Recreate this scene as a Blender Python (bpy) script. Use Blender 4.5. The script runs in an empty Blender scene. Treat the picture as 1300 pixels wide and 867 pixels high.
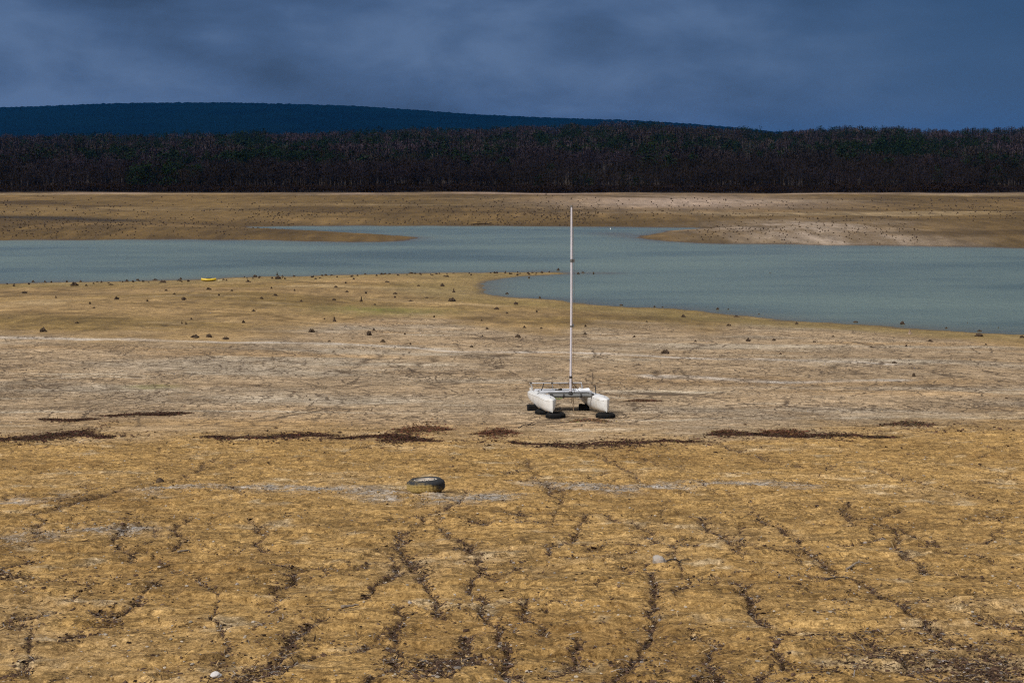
import bpy, math, random
import numpy as np
from mathutils import Vector, Matrix, Euler

random.seed(11)
RNG = np.random.default_rng(11)
C = bpy.context.scene.collection
sc = bpy.context.scene
R = math.radians

# ------------------------------------------------------------------ camera
FPX, CX, CY = 1800.0, 650.0, 433.5          # focal length and centre in photograph pixels
CAMZ = 12.5
PITCH = math.atan((CY - 205.0) / FPX)
cam_d = bpy.data.cameras.new('camera')
cam = bpy.data.objects.new('camera', cam_d)
C.objects.link(cam)
cam.location = (0, 0, CAMZ)
cam.rotation_euler = (math.pi / 2 - PITCH, 0, 0)
cam_d.sensor_width = 36
cam_d.lens = 36 * FPX / 1300
cam_d.clip_start = 0.1
cam_d.clip_end = 30000
sc.camera = cam


def ray(px, py):
    u = (px - CX) / FPX
    v = (CY - py) / FPX
    cp, sp = math.cos(PITCH), math.sin(PITCH)
    return np.array([u, cp + v * sp, -sp + v * cp])


def on_water(px, py):
    d = ray(px, py)
    t = -CAMZ / d[2]
    return np.array([d[0] * t, d[1] * t])


# ------------------------------------------------------------------ noise
def _hash(ix, iy, seed):
    h = (ix.astype(np.int64) * 374761393 + iy.astype(np.int64) * 668265263 + seed * 974634541) & 0xFFFFFFFF
    h = ((h ^ (h >> 13)) * 1274126177) & 0xFFFFFFFF
    h = (h ^ (h >> 16)) & 0xFFFFFFFF
    return h


_GA = np.linspace(0, 2 * np.pi, 256, endpoint=False)
_GX, _GY = np.cos(_GA).astype(np.float32), np.sin(_GA).astype(np.float32)


def perlin(x, y, seed=0):
    x = np.asarray(x, dtype=np.float64)
    y = np.asarray(y, dtype=np.float64)
    x0, y0 = np.floor(x), np.floor(y)
    fx, fy = x - x0, y - y0
    ix, iy = x0.astype(np.int64), y0.astype(np.int64)

    def g(dx, dy):
        h = _hash(ix + dx, iy + dy, seed) & 255
        return _GX[h] * (fx - dx) + _GY[h] * (fy - dy)
    u = fx * fx * fx * (fx * (fx * 6 - 15) + 10)
    v = fy * fy * fy * (fy * (fy * 6 - 15) + 10)
    a = g(0, 0) * (1 - u) + g(1, 0) * u
    b = g(0, 1) * (1 - u) + g(1, 1) * u
    return (a * (1 - v) + b * v) * 1.5


def fbm(x, y, seed=0, octv=4, gain=0.5):
    s, a, t = 0.0, 1.0, 0.0
    for k in range(octv):
        s = s + a * perlin(x * 2 ** k, y * 2 ** k, seed + k * 17)
        t += a
        a *= gain
    return s / t


def sstep(a, b, x):
    t = np.clip((x - a) / (b - a), 0, 1)
    return t * t * (3 - 2 * t)


def polydist(x, y, pts, closed=False):
    best = np.full(x.shape, 1e18)
    n = len(pts)
    for i in range(n if closed else n - 1):
        ax, ay = pts[i]
        bx, by = pts[(i + 1) % n]
        dx, dy = bx - ax, by - ay
        t = np.clip(((x - ax) * dx + (y - ay) * dy) / max(dx * dx + dy * dy, 1e-9), 0, 1)
        best = np.minimum(best, (x - ax - t * dx) ** 2 + (y - ay - t * dy) ** 2)
    return np.sqrt(best)


def inside(x, y, pts):
    r = np.zeros(x.shape, bool)
    n = len(pts)
    for i in range(n):
        ax, ay = pts[i]
        bx, by = pts[(i + 1) % n]
        if ay == by:
            continue
        c = ((ay > y) != (by > y)) & (x < (bx - ax) * (y - ay) / (by - ay) + ax)
        r ^= c
    return r


# ------------------------------------------------------------------ lake outline (traced, put on the water level z = 0)
near_px = [(0, 360), (60, 358.5), (130, 357.5), (200, 356), (262, 354.5), (330, 351.5), (400, 350), (450, 348.5),
           (520, 347.5), (580, 346.5), (650, 346), (700, 345.8), (722, 346.6), (700, 349), (670, 350.5), (640, 353.5),
           (615, 358), (605, 363), (612, 369), (630, 373.5), (660, 378), (723, 383.5), (796, 388.5), (850, 392),
           (900, 397), (988, 405), (1070, 411), (1144, 415), (1220, 419), (1300, 422.5)]
far_px = [(1300, 315), (1160, 313), (1023, 311), (900, 309), (850, 307), (824, 305), (808, 302), (815, 299.5), (831, 296.5),
          (850, 293.5), (868, 291.8), (890, 290.4), (876, 289), (850, 289), (770, 288.3), (650, 287.3), (550, 286.8),
          (450, 286.8), (380, 287.2), (318, 288), (311, 289.4), (346, 291.2), (381, 293), (430, 295), (470, 297.5),
          (505, 299.3), (522, 301), (527, 303), (518, 305), (495, 306.8), (450, 307.6), (400, 306.8), (346, 305.6),
          (250, 304.4), (156, 304.3), (80, 305), (0, 305.6)]
LAKE = [tuple(on_water(*p)) for p in near_px]
LAKE += [(150, 92), (900, 70)]
LAKE += [(900, 195), (120, 203)]
LAKE += [tuple(on_water(*p)) for p in far_px]
LAKE += [(-130, 224), (-900, 220), (-900, 172), (-120, 155)]


def shore_sd(x, y):
    """distance to the waterline, positive on land"""
    wx = x + 1.3 * perlin(x * 0.13, y * 0.13, 3) + 0.5 * perlin(x * 0.5, y * 0.5, 4)
    wy = y + 1.6 * perlin(x * 0.11, y * 0.14, 5) + 0.5 * perlin(x * 0.45, y * 0.45, 6)
    d = polydist(wx, wy, LAKE, True)
    return np.where(inside(wx, wy, LAKE), -d, d)


# bank profile from the camera's stand-point down to the flat
_ty = np.arange(-80, 120, 0.25)
_tz = np.interp(_ty, [-80, -10, 0, 10, 22.5, 37, 44, 60, 120], [12.2, 11.3, 10.35, 8.72, 7.14, 5.25, 4.55, 3.5, 1.5])
_k = np.exp(-0.5 * (np.arange(-36, 37) * 0.25 / 3.0) ** 2)
_k /= _k.sum()
_tz = np.convolve(np.pad(_tz, 36, mode='edge'), _k, mode='valid')
Y0 = 44.0
Z0 = float(np.interp(Y0, _ty, _tz))

crest_px = [(-700, 172), (0, 173), (250, 171), (400, 169), (500, 166.5), (600, 163), (700, 161), (800, 158), (850, 158.5), (900, 162),
            (980, 169.5), (1030, 164.5), (1150, 162), (1200, 166.5), (1300, 162.5), (2000, 160)]
_cu = np.array([(p[0] - CX) / FPX for p in crest_px])
_cz = np.array([CAMZ + (205 - p[1]) / FPX * 1250 - 7.5 for p in crest_px])


def base_h(x, y):
    x = np.asarray(x, float)
    y = np.asarray(y, float)
    shp = np.broadcast(x, y).shape
    x = np.broadcast_to(x, shp).ravel().copy()
    y = np.broadcast_to(y, shp).ravel().copy()
    z = np.interp(y, _ty, _tz)
    sd = np.full(x.shape, 99.0)
    m = (y > Y0) & (y < 520)
    if m.any():
        xm, ym = x[m], y[m]
        d = shore_sd(xm, ym)
        sd[m] = d
        dp = np.maximum(d, 0)
        zn = Z0 * (dp / (dp + (ym - Y0) + 1e-6)) ** 1.2
        zn += sstep(Y0, Y0 + 15, ym) * 0.16 * fbm(xm * 0.07, ym * 0.05, 21, 3) * sstep(0, 12, dp)
        zf = 1.5 * (1 - np.exp(-dp / 16.0)) + 1.3 * sstep(285, 450, ym) + 0.55 * fbm(xm * 0.02, ym * 0.03, 31, 3) * sstep(4, 40, dp)
        zm = np.where(ym < 188, zn, zf)
        zm = np.where(d < 0, np.maximum(0.07 * d, -4.0), zm)
        z[m] = zm
    f = y > 445
    if f.any():
        xf, yf = x[f], y[f]
        u = xf / np.maximum(yf, 1)
        cz = np.interp(u, _cu, _cz)
        t = np.clip((yf - 450) / 800.0, 0, 1)
        hill = 2.6 + (cz - 2.8) * (0.85 * t + 0.15 * t * t * (3 - 2 * t)) + 3.0 * fbm(xf * 0.006, yf * 0.004, 41, 3) * t * (1 - t) * 4 * 0.6
        back = cz + 0 * xf
        hill = np.where(yf > 1250, back - (yf - 1250) * 0.02, hill)
        hill = np.maximum(hill, 4)
        w = sstep(445, 500, yf)
        z[f] = z[f] * (1 - w) * (yf < 520) + hill * np.where(yf < 520, w, 1.0)
    return z.reshape(shp), sd.reshape(shp)


def gp(px, py):
    """where a sight line meets the ground"""
    d = ray(px, py)
    t = np.geomspace(5, 3000, 700)
    h, _ = base_h(d[0] * t, d[1] * t)
    h = np.maximum(h, 0)
    below = (CAMZ + d[2] * t) < h
    i = int(np.argmax(below))
    lo, hi = t[i - 1], t[i]
    for _ in range(6):
        tt = np.linspace(lo, hi, 12)
        h, _ = base_h(d[0] * tt, d[1] * tt)
        h = np.maximum(h, 0)
        b = (CAMZ + d[2] * tt) < h
        j = int(np.argmax(b))
        if j == 0:
            break
        lo, hi = tt[j - 1], tt[j]
    return np.array([d[0] * hi, d[1] * hi, CAMZ + d[2] * hi])


# ------------------------------------------------------------------ rills eroded in the bank: traced main ones
rill_px = [
    [(655, 880), (640, 845), (632, 800), (610, 775), (598, 745), (603, 710), (590, 690)],
    [(560, 790), (548, 745), (520, 715), (508, 690), (518, 672), (540, 658), (575, 640), (600, 620)],
    [(610, 715), (590, 700), (570, 680), (562, 668)],
    [(700, 700), (722, 682), (742, 660), (748, 650)],
    [(748, 650), (790, 662), (815, 672), (842, 690)],
    [(780, 880), (800, 850), (818, 820), (830, 790), (840, 760), (838, 735), (818, 728), (790, 722)],
    [(1310, 850), (1240, 830), (1195, 805), (1160, 780), (1120, 756), (1065, 728), (1040, 710), (1010, 690), (985, 668), (940, 650)],
    [(1300, 750), (1240, 735), (1180, 730), (1140, 695), (1125, 660), (1133, 648)],
    [(1190, 692), (1160, 682), (1130, 668)],
    [(900, 670), (945, 690), (990, 700), (1030, 705)],
    [(890, 655), (905, 672), (930, 690), (945, 705)],
    [(935, 738), (955, 765), (965, 785), (975, 800)],
    [(880, 870), (900, 845), (910, 820), (890, 800)],
    [(1000, 850), (985, 815), (1010, 800), (1080, 800), (1130, 830), (1180, 850), (1300, 868)],
    [(150, 780), (180, 762), (200, 742), (205, 738)],
    [(30, 745), (75, 733), (105, 730), (150, 735)],
    [(345, 778), (355, 758), (370, 740), (368, 725)],
    [(85, 815), (110, 800), (125, 800)],
    [(170, 720), (160, 690), (160, 670)],
    [(225, 700), (228, 675), (232, 660)],
    [(340, 700), (330, 680), (325, 660)],
    [(40, 655), (110, 635), (150, 622)],
    [(230, 610), (260, 592), (280, 580)],
    [(460, 760), (490, 735), (505, 720)],
    [(470, 880), (500, 840), (505, 800), (510, 770)],
    [(560, 868), (575, 830), (590, 810)],
    [(690, 800), (672, 780), (668, 760)],
    [(670, 585), (680, 605), (700, 625), (715, 640)],
    [(760, 575), (800, 600), (830, 620)],
    [(900, 560), (960, 580), (1010, 592), (1060, 600)],
    [(1100, 590), (1150, 610), (1215, 625), (1290, 640)],
    [(1080, 640), (1072, 655), (1085, 668)],
    [(330, 860), (360, 835), (390, 800), (400, 790)],
    [(700, 860), (735, 845), (730, 810)],
]
RILLS = []
for pl in rill_px:
    RILLS.append([tuple(gp(min(max(a, -200), 1500), min(b, 900))[:2]) for a, b in pl])


def rill_field(x, y):
    """0..1 strength of erosion channels; bank only"""
    wx = x + 0.22 * fbm(x * 0.9, y * 0.7, 51, 3) + 0.06 * perlin(x * 5, y * 4, 57)
    wy = y + 0.35 * fbm(x * 0.8, y * 0.6, 54, 3) + 0.08 * perlin(x * 4.4, y * 4, 58)
    d = np.full(x.shape, 9.0)
    for pl in RILLS:
        ax = [p[0] for p in pl]
        ay = [p[1] for p in pl]
        m = (x > min(ax) - 1.2) & (x < max(ax) + 1.2) & (y > min(ay) - 1.5) & (y < max(ay) + 1.5)
        if m.any():
            d[m] = np.minimum(d[m], polydist(wx[m], wy[m], pl))
    wid = 0.022 * (1 + 0.7 * perlin(x * 0.7, y * 0.5, 61)) + 0.0009 * y
    main = np.exp(-(d / wid) ** 2)
    gap = sstep(-0.75, -0.2, perlin(x * 1.1, y * 0.7, 62))
    main = main * (0.25 + 0.75 * gap)
    n = fbm(wx * 0.55, wy * 0.2, 63, 2)
    n2 = fbm(wx * 0.95 + 7, wy * 0.42, 65, 2)
    minor = np.maximum(np.exp(-(n / 0.016) ** 2) * sstep(-0.25, 0.2, perlin(x * 0.5, y * 0.3, 66)),
                       0.7 * np.exp(-(n2 / 0.015) ** 2) * sstep(-0.2, 0.25, perlin(x * 0.6, y * 0.35, 67)))
    wide = np.exp(-(d / (wid * 3.2)) ** 2) * 0.5
    fade = sstep(4, 8, y) * (1 - sstep(34, 40, y))
    return np.maximum(main, 0.6 * minor) * fade, np.maximum(wide, 0.25 * minor) * fade


# zone borders, as depth for every direction
def border(px):
    us, ys = [], []
    for a, b in px:
        g = gp(a, b)
        us.append(g[0] / g[1])
        ys.append(g[1])
    return np.array(us), np.array(ys)


B_OCHRE = border([(-300, 556), (0, 557), (200, 553), (400, 554), (560, 560), (700, 566), (900, 561), (1100, 549), (1300, 540), (1600, 535)])
B_TAN = border([(-300, 425), (0, 428), (150, 431), (300, 430), (420, 418), (470, 404), (560, 406), (640, 421), (700, 427), (760, 415),
                (830, 413), (900, 422), (960, 413), (1010, 408), (1080, 418), (1120, 424), (1200, 428), (1300, 442), (1600, 455)])


def zline(bd, x, y):
    return np.interp(x / np.maximum(y, 1), bd[0], bd[1])


def wl(pts):
    return [tuple(gp(a, b)[:2]) for a, b in pts]


PALE_LINES = [wl([(-60, 426), (0, 428), (100, 431.5), (250, 434), (420, 437)]),
              wl([(600, 446), (760, 449.5), (900, 455), (1020, 458.5), (1120, 461.5)]),
              wl([(830, 477), (930, 482), (1010, 486), (1140, 484)]),
              wl([(430, 437), (520, 441), (600, 446)])]
DARK_LINES = [wl([(-40, 478), (60, 478), (200, 487), (330, 488)]),
              wl([(130, 527), (210, 526)]), wl([(190, 527), (235, 525)]),
              wl([(15, 418), (150, 416), (240, 412)]),
              wl([(1080, 432), (1130, 445), (1185, 462)]), wl([(1170, 468), (1240, 482), (1300, 486)]),
              wl([(1240, 470), (1300, 480)]), wl([(1020, 462), (1090, 470), (1100, 482)]),
              wl([(1070, 462), (1040, 475)]), wl([(600, 450), (632, 470), (640, 478)]),
              wl([(640, 447), (636, 460), (628, 472)]), wl([(560, 452), (530, 470), (500, 478)]),
              wl([(760, 452), (800, 462), (830, 470), (860, 488)]), wl([(735, 470), (790, 465)]),
              wl([(430, 478), (470, 455), (490, 448)]), wl([(1020, 545), (1100, 541), (1180, 538)]),
              wl([(1230, 553), (1310, 550)])]
CHANNEL = wl([(-80, 275), (20, 276), (90, 278), (140, 280)])



def micro(x, y):
    """small relief"""
    bank = 1 - sstep(34, 46, y)
    r, w = (np.zeros(x.shape), np.zeros(x.shape))
    m = (y < 41) & (y > 3)
    if m.any():
        r[m], w[m] = rill_field(x[m], y[m])
    yb = zline(B_OCHRE, x, y) + 2.0 * perlin(x * 0.25, y * 0.2, 71) + 0.7 * perlin(x * 0.9, y * 0.7, 72)
    och = 1 - sstep(-3.5, 8.0, y - yb + 3.2 * fbm(x * 0.5, y * 0.35, 77, 4))
    z = och * (0.045 * fbm(x * 0.5, y * 0.55, 73, 3) + 0.022 * fbm(x * 2.0, y * 3.2, 74, 4) + 0.020 * fbm(x * 7, y * 11, 75, 3))
    # torn crusty edges facing the viewer
    tn = fbm(x * 1.2 + 3, y * 2.0, 76, 3)
    z += och * 0.035 * sstep(0.0, 0.12, tn)
    z -= och * (0.040 * r + 0.018 * w)
    fl = (1 - och) * (y < 190)
    z += fl * (0.05 * fbm(x * 0.35, y * 0.3, 81, 3) + 0.03 * fbm(x * 1.1, y * 1.1, 82, 3) * (1 - sstep(60, 100, y)))
    far = (y >= 190) & (y < 470)
    z += far * 0.12 * fbm(x * 0.08, y * 0.2, 83, 3)
    return z, r, w, och


def height(x, y):
    x = np.atleast_1d(np.asarray(x, float))
    y = np.atleast_1d(np.asarray(y, float))
    z, sd = base_h(x, y)
    dz = micro(x, y)[0]
    return z + dz * np.where(y > Y0, sstep(0.0, 4, np.maximum(sd, 0)), 1.0)


def h1(x, y):
    return float(height([x], [y])[0])


# ------------------------------------------------------------------ node helpers
class NT:
    def __init__(self, nt):
        self.nt = nt
        self.n = nt.nodes
        self.l = nt.links

    def node(self, t, **kw):
        nd = self.n.new(t)
        for k, v in kw.items():
            setattr(nd, k, v)
        return nd

    def link(self, a, b):
        self.l.new(a, b)

    def setin(self, sock, v):
        if isinstance(v, bpy.types.NodeSocket):
            self.l.new(v, sock)
        elif v is not None:
            if isinstance(v, (tuple, list)) and len(v) == 3 and sock.type == 'RGBA':
                v = (*v, 1)
            sock.default_value = v

    def math(self, op, a, b=None, c=None, clamp=False):
        nd = self.node('ShaderNodeMath', operation=op, use_clamp=clamp)
        for i, v in enumerate((a, b, c)):
            if v is not None:
                self.setin(nd.inputs[i], v)
        return nd.outputs[0]

    def mix(self, f, a, b, blend='MIX'):
        nd = self.node('ShaderNodeMix', data_type='RGBA', blend_type=blend)
        self.setin(nd.inputs[0], f)
        self.setin(nd.inputs[6], a)
        self.setin(nd.inputs[7], b)
        return nd.outputs[2]

    def ramp(self, f, stops):
        nd = self.node('ShaderNodeValToRGB')
        el = nd.color_ramp.elements
        while len(el) < len(stops):
            el.new(0.5)
        for e, (p, c) in zip(el, stops):
            e.position = p
            e.color = (*c, 1) if len(c) == 3 else c
        self.setin(nd.inputs[0], f)
        return nd.outputs[0]

    def framp(self, f, a, b, lo=0.0, hi=1.0):
        nd = self.node('ShaderNodeMapRange', interpolation_type='SMOOTHSTEP')
        self.setin(nd.inputs[0], f)
        for i, v in enumerate((a, b, lo, hi)):
            nd.inputs[i + 1].default_value = v
        return nd.outputs[0]

    def noise(self, vec, scale, detail=4, rough=0.55, dist=0.0):
        nd = self.node('ShaderNodeTexNoise')
        self.setin(nd.inputs['Vector'], vec)
        nd.inputs['Scale'].default_value = scale
        nd.inputs['Detail'].default_value = detail
        nd.inputs['Roughness'].default_value = rough
        nd.inputs['Distortion'].default_value = dist
        return nd.outputs[0], nd.outputs[1]

    def mapping(self, vec, scale=(1, 1, 1), loc=(0, 0, 0), rot=(0, 0, 0)):
        nd = self.node('ShaderNodeMapping')
        self.setin(nd.inputs[0], vec)
        nd.inputs['Scale'].default_value = scale
        nd.inputs['Location'].default_value = loc
        nd.inputs['Rotation'].default_value = rot
        return nd.outputs[0]

    def coord(self, w='Object'):
        return self.node('ShaderNodeTexCoord').outputs[w]

    def attr(self, name):
        return self.node('ShaderNodeAttribute', attribute_name=name)

    def bump(self, h, strength=0.5, dist=0.02, normal=None):
        nd = self.node('ShaderNodeBump')
        self.setin(nd.inputs['Height'], h)
        nd.inputs['Strength'].default_value = strength
        nd.inputs['Distance'].default_value = dist
        if normal is not None:
            self.setin(nd.inputs['Normal'], normal)
        return nd.outputs[0]


def mat(name):
    m = bpy.data.materials.new(name)
    m.use_nodes = True
    t = NT(m.node_tree)
    t.bsdf = m.node_tree.nodes['Principled BSDF']
    return m, t


def plain(name, col, rough=0.6, metal=0.0, var=0.25, scale=8.0, dirt=None, dirt_amt=0.4, spec=0.5, bump=0.0):
    m, t = mat(name)
    co = t.coord()
    f, _ = t.noise(co, scale, 5, 0.6)
    c = t.mix(f, tuple(v * (1 - var) for v in col), tuple(min(1, v * (1 + var)) for v in col))
    if dirt:
        g, _ = t.noise(co, scale * 0.6 + 1.3, 6, 0.65)
        c = t.mix(t.math('MULTIPLY', t.framp(g, 0.45, 0.7), dirt_amt), c, dirt)
    t.setin(t.bsdf.inputs['Base Color'], c)
    t.setin(t.bsdf.inputs['Roughness'], t.framp(f, 0.2, 0.8, max(0.05, rough - 0.1), min(1, rough + 0.1)))
    t.bsdf.inputs['Metallic'].default_value = metal
    t.bsdf.inputs['Specular IOR Level'].default_value = spec
    if bump:
        t.setin(t.bsdf.inputs['Normal'], t.bump(f, 0.6, bump))
    return m


def attr_mat(name, rough=0.9, fine=40.0, amt=0.35, spec=0.2):
    """colour comes from a per-piece attribute (each flake / tree its own tone)"""
    m, t = mat(name)
    a = t.attr('tone')
    f, _ = t.noise(t.coord(), fine, 3, 0.6)
    c = t.mix(1.0, a.outputs['Color'], t.ramp(f, [(0.25, (1 - amt,) * 3), (0.75, (1 + amt,) * 3)]), 'MULTIPLY')
    t.setin(t.bsdf.inputs['Base Color'], c)
    t.bsdf.inputs['Roughness'].default_value = rough
    t.bsdf.inputs['Specular IOR Level'].default_value = spec
    return m


# ------------------------------------------------------------------ mesh helpers
def np_mesh(name, V, F, tone=None, attrs=None, smooth=True):
    V = np.asarray(V, np.float32)
    F = np.asarray(F, np.int32)
    k = F.shape[1]
    me = bpy.data.meshes.new(name)
    me.vertices.add(len(V))
    me.vertices.foreach_set('co', V.ravel())
    me.loops.add(F.size)
    me.loops.foreach_set('vertex_index', F.ravel())
    me.polygons.add(len(F))
    me.polygons.foreach_set('loop_start', np.arange(0, F.size, k, dtype=np.int32))
    me.polygons.foreach_set('use_smooth', np.full(len(F), smooth))
    if tone is not None:
        a = me.attributes.new('tone', 'FLOAT_COLOR', 'POINT')
        t4 = np.ones((len(V), 4), np.float32)
        t4[:, :3] = tone
        a.data.foreach_set('color', t4.ravel())
    for k2, v in (attrs or {}).items():
        a = me.attributes.new(k2, 'FLOAT', 'POINT')
        a.data.foreach_set('value', np.asarray(v, np.float32).ravel())
    me.update(calc_edges=True)
    me.validate()
    return me


def link(name, me, m=None, parent=None):
    o = bpy.data.objects.new(name, me)
    C.objects.link(o)
    if m is not None:
        if len(me.materials) == 0:
            me.materials.append(m)
    if parent is not None:
        o.parent = parent
    return o


def tag(o, label=None, cat=None, group=None, kind=None):
    if label:
        o['label'] = label
    if cat:
        o['category'] = cat
    if group:
        o['group'] = group
    if kind:
        o['kind'] = kind
    return o


def empty(name, loc, rot=(0, 0, 0)):
    o = bpy.data.objects.new(name, None)
    o.empty_display_size = 0.3
    C.objects.link(o)
    o.location = loc
    o.rotation_euler = rot
    return o


def scatter(tv, tf, pos, yaw, scl, tilt=None, lean=None):
    """many copies of one template baked into one mesh: returns V, F and the copy index per vertex"""
    n, k = len(pos), len(tv)
    scl = np.asarray(scl)
    if scl.ndim == 1:
        scl = np.repeat(scl[:, None], 3, 1)
    P = tv[None, :, :] * scl[:, None, :]
    if tilt is not None:
        c, s = np.cos(tilt)[:, None], np.sin(tilt)[:, None]
        y, z = P[..., 1] * c - P[..., 2] * s, P[..., 1] * s + P[..., 2] * c
        P = np.stack([P[..., 0], y, z], -1)
    c, s = np.cos(yaw)[:, None], np.sin(yaw)[:, None]
    x, y = P[..., 0] * c - P[..., 1] * s, P[..., 0] * s + P[..., 1] * c
    P = np.stack([x, y, P[..., 2]], -1) + pos[:, None, :]
    F = tf[None, :, :] + (np.arange(n) * k)[:, None, None]
    return P.reshape(-1, 3), F.reshape(-1, tf.shape[1]), np.repeat(np.arange(n), k)


class MB:
    def __init__(self):
        self.v, self.f = [], []

    def add(self, vs, fs):
        b = len(self.v)
        self.v += [tuple(p) for p in vs]
        self.f += [tuple(i + b for i in f) for f in fs]

    def box(self, c, s, rot=None, bev=0.0):
        x, y, z = (v / 2 for v in s)
        if bev <= 0:
            vs = [(a * x, b * y, d * z) for a in (-1, 1) for b in (-1, 1) for d in (-1, 1)]
            fs = [(0, 1, 3, 2), (4, 6, 7, 5), (0, 4, 5, 1), (2, 3, 7, 6), (0, 2, 6, 4), (1, 5, 7, 3)]
        else:
            prof = []
            for sx, sy in ((1, 1), (-1, 1), (-1, -1), (1, -1)):
                a = [(x, y - bev), (x - bev, y)] if sx * sy > 0 else [(x - bev, y), (x, y - bev)]
                prof += [(p[0] * sx, p[1] * sy) for p in a]
            vs = []
            for zz, k in ((-z, 1 - bev / max(x, y)), (-z + bev, 1), (z - bev, 1), (z, 1 - bev / max(x, y))):
                vs += [(p[0] * k, p[1] * k, zz) for p in prof]
            fs = []
            for r in range(3):
                for i in range(8):
                    j = (i + 1) % 8
                    fs.append((r * 8 + i, r * 8 + j, r * 8 + 8 + j, r * 8 + 8 + i))
            fs += [tuple(range(7, -1, -1)), tuple(range(24, 32))]
        M = Euler(rot or (0, 0, 0)).to_matrix()
        self.add([M @ Vector(p) + Vector(c) for p in vs], fs)

    def tube(self, path, rad, seg=8, cap=True):
        path = [Vector(p) for p in path]
        n = len(path)
        if not isinstance(rad, (list, tuple)):
            rad = [rad] * n
        vs, fs = [], []
        up = Vector((0, 0, 1))
        t0 = (path[1] - path[0]).normalized()
        a = t0.cross(up)
        if a.length < 0.05:
            a = Vector((1, 0, 0))
        a.normalize()
        for i in range(n):
            t = (path[min(i + 1, n - 1)] - path[max(i - 1, 0)]).normalized()
            a = (a - t * a.dot(t)).normalized()
            b = t.cross(a)
            for k in range(seg):
                g = 2 * math.pi * k / seg
                vs.append(path[i] + (a * math.cos(g) + b * math.sin(g)) * rad[i])
        for i in range(n - 1):
            for k in range(seg):
                j = (k + 1) % seg
                fs.append((i * seg + k, i * seg + j, (i + 1) * seg + j, (i + 1) * seg + k))
        if cap:
            fs.append(tuple(range(seg - 1, -1, -1)))
            fs.append(tuple((n - 1) * seg + k for k in range(seg)))
        self.add(vs, fs)

    def lathe(self, prof, seg=40, wob=None, closed=False):
        vs, fs = [], []
        n = len(prof)
        for i in range(seg):
            g = 2 * math.pi * i / seg
            for k, (r, z) in enumerate(prof):
                rr = r if wob is None else wob(g, k, r, z)
                vs.append((rr * math.cos(g), rr * math.sin(g), z))
        for i in range(seg):
            j = (i + 1) % seg
            for k in range(n if closed else n - 1):
                q = (k + 1) % n
                fs.append((i * n + k, j * n + k, j * n + q, i * n + q))
        self.add(vs, fs)

    def mesh(self, name, smooth=True):
        me = bpy.data.meshes.new(name)
        me.from_pydata(self.v, [], self.f)
        me.update()
        if smooth:
            me.polygons.foreach_set('use_smooth', [True] * len(me.polygons))
            try:
                me.set_sharp_from_angle(angle=R(40))
            except Exception:
                pass
        return me

    def build(self, name, m, parent=None, smooth=True):
        return link(name, self.mesh(name, smooth), m, parent)


# ================================================================== GROUND
def rows():
    ys = list(np.linspace(-70, 5, 20))
    y = 6.0
    while y < 60:
        ys.append(y)
        y *= 1.0042
    while y < 475:
        ys.append(y)
        y *= 1.0062
    while y < 1600:
        ys.append(y)
        y *= 1.016
    ys += list(np.geomspace(1650, 12000, 14))
    return np.array(ys)


YS = rows()
NI = 880
u_in = np.linspace(-1, 1, NI)
u_out = 1 + np.linspace(0, 1, 46)[1:] ** 1.5
U = np.concatenate([-u_out[::-1], u_in, u_out])
GY_, GU = np.meshgrid(YS, U, indexing='ij')
_in = 0.41 * np.maximum(GY_, 6) + 1.0
_out = 1.15 * np.maximum(GY_, 6) + 45
_ax = np.abs(GU)
GX_ = np.sign(GU) * np.where(_ax <= 1, _ax * _in, _in + (_ax - 1) * (_out - _in))
gx, gy = GX_.ravel(), GY_.ravel()
gz, gsd = base_h(gx, gy)
mz, rl, rw, och = micro(gx, gy)
gz = gz + mz * np.where(gy > Y0, sstep(0.0, 4, np.maximum(gsd, 0)), 1.0)


def lerp(a, b, t):
    return a + (np.asarray(b) - a) * t[:, None]


col = np.empty((len(gx), 3))
n1 = fbm(gx * 0.25, gy * 0.22, 101, 4)
n2 = fbm(gx * 1.1, gy * 1.2, 102, 4)
n3 = fbm(gx * 3.5, gy * 4.0, 103, 3)
n4 = fbm(gx * 0.06, gy * 0.10, 104, 4)
# ochre clay bank
oc = np.tile(np.array([0.37, 0.235, 0.088]), (len(gx), 1))
oc = lerp(oc, (0.42, 0.285, 0.135), sstep(0.05, 0.5, n1 + 0.5 * n2) * 0.8)
oc = lerp(oc, (0.26, 0.156, 0.054), sstep(0.05, 0.5, -n1 + 0.5 * n3) * 0.8)
oc = lerp(oc, (0.47, 0.38, 0.25), sstep(0.28, 0.55, n2 + 0.35 * n3 + 0.25 * n1) * 0.6)
oc = lerp(oc, (0.14, 0.085, 0.04), sstep(0.30, 0.62, -n3 * 0.8 - n2 * 0.55) * 0.55)
# pinkish grey mud
gr = np.tile(np.array([0.355, 0.268, 0.182]), (len(gx), 1))
gr = lerp(gr, (0.36, 0.305, 0.245), sstep(-0.1, 0.45, fbm(gx * 0.05, gy * 0.16, 105, 4)))
gr = lerp(gr, (0.36, 0.245, 0.135), sstep(0.05, 0.45, fbm(gx * 0.045, gy * 0.13, 106, 4)) * 0.8)
gr = lerp(gr, (0.24, 0.17, 0.105), sstep(0.1, 0.5, fbm(gx * 0.3, gy * 0.4, 107, 4)) * 0.6)
gr = lerp(gr, (0.50, 0.45, 0.38), sstep(0.22, 0.5, fbm(gx * 0.09, gy * 0.5, 108, 4)) * 0.6)
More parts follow.
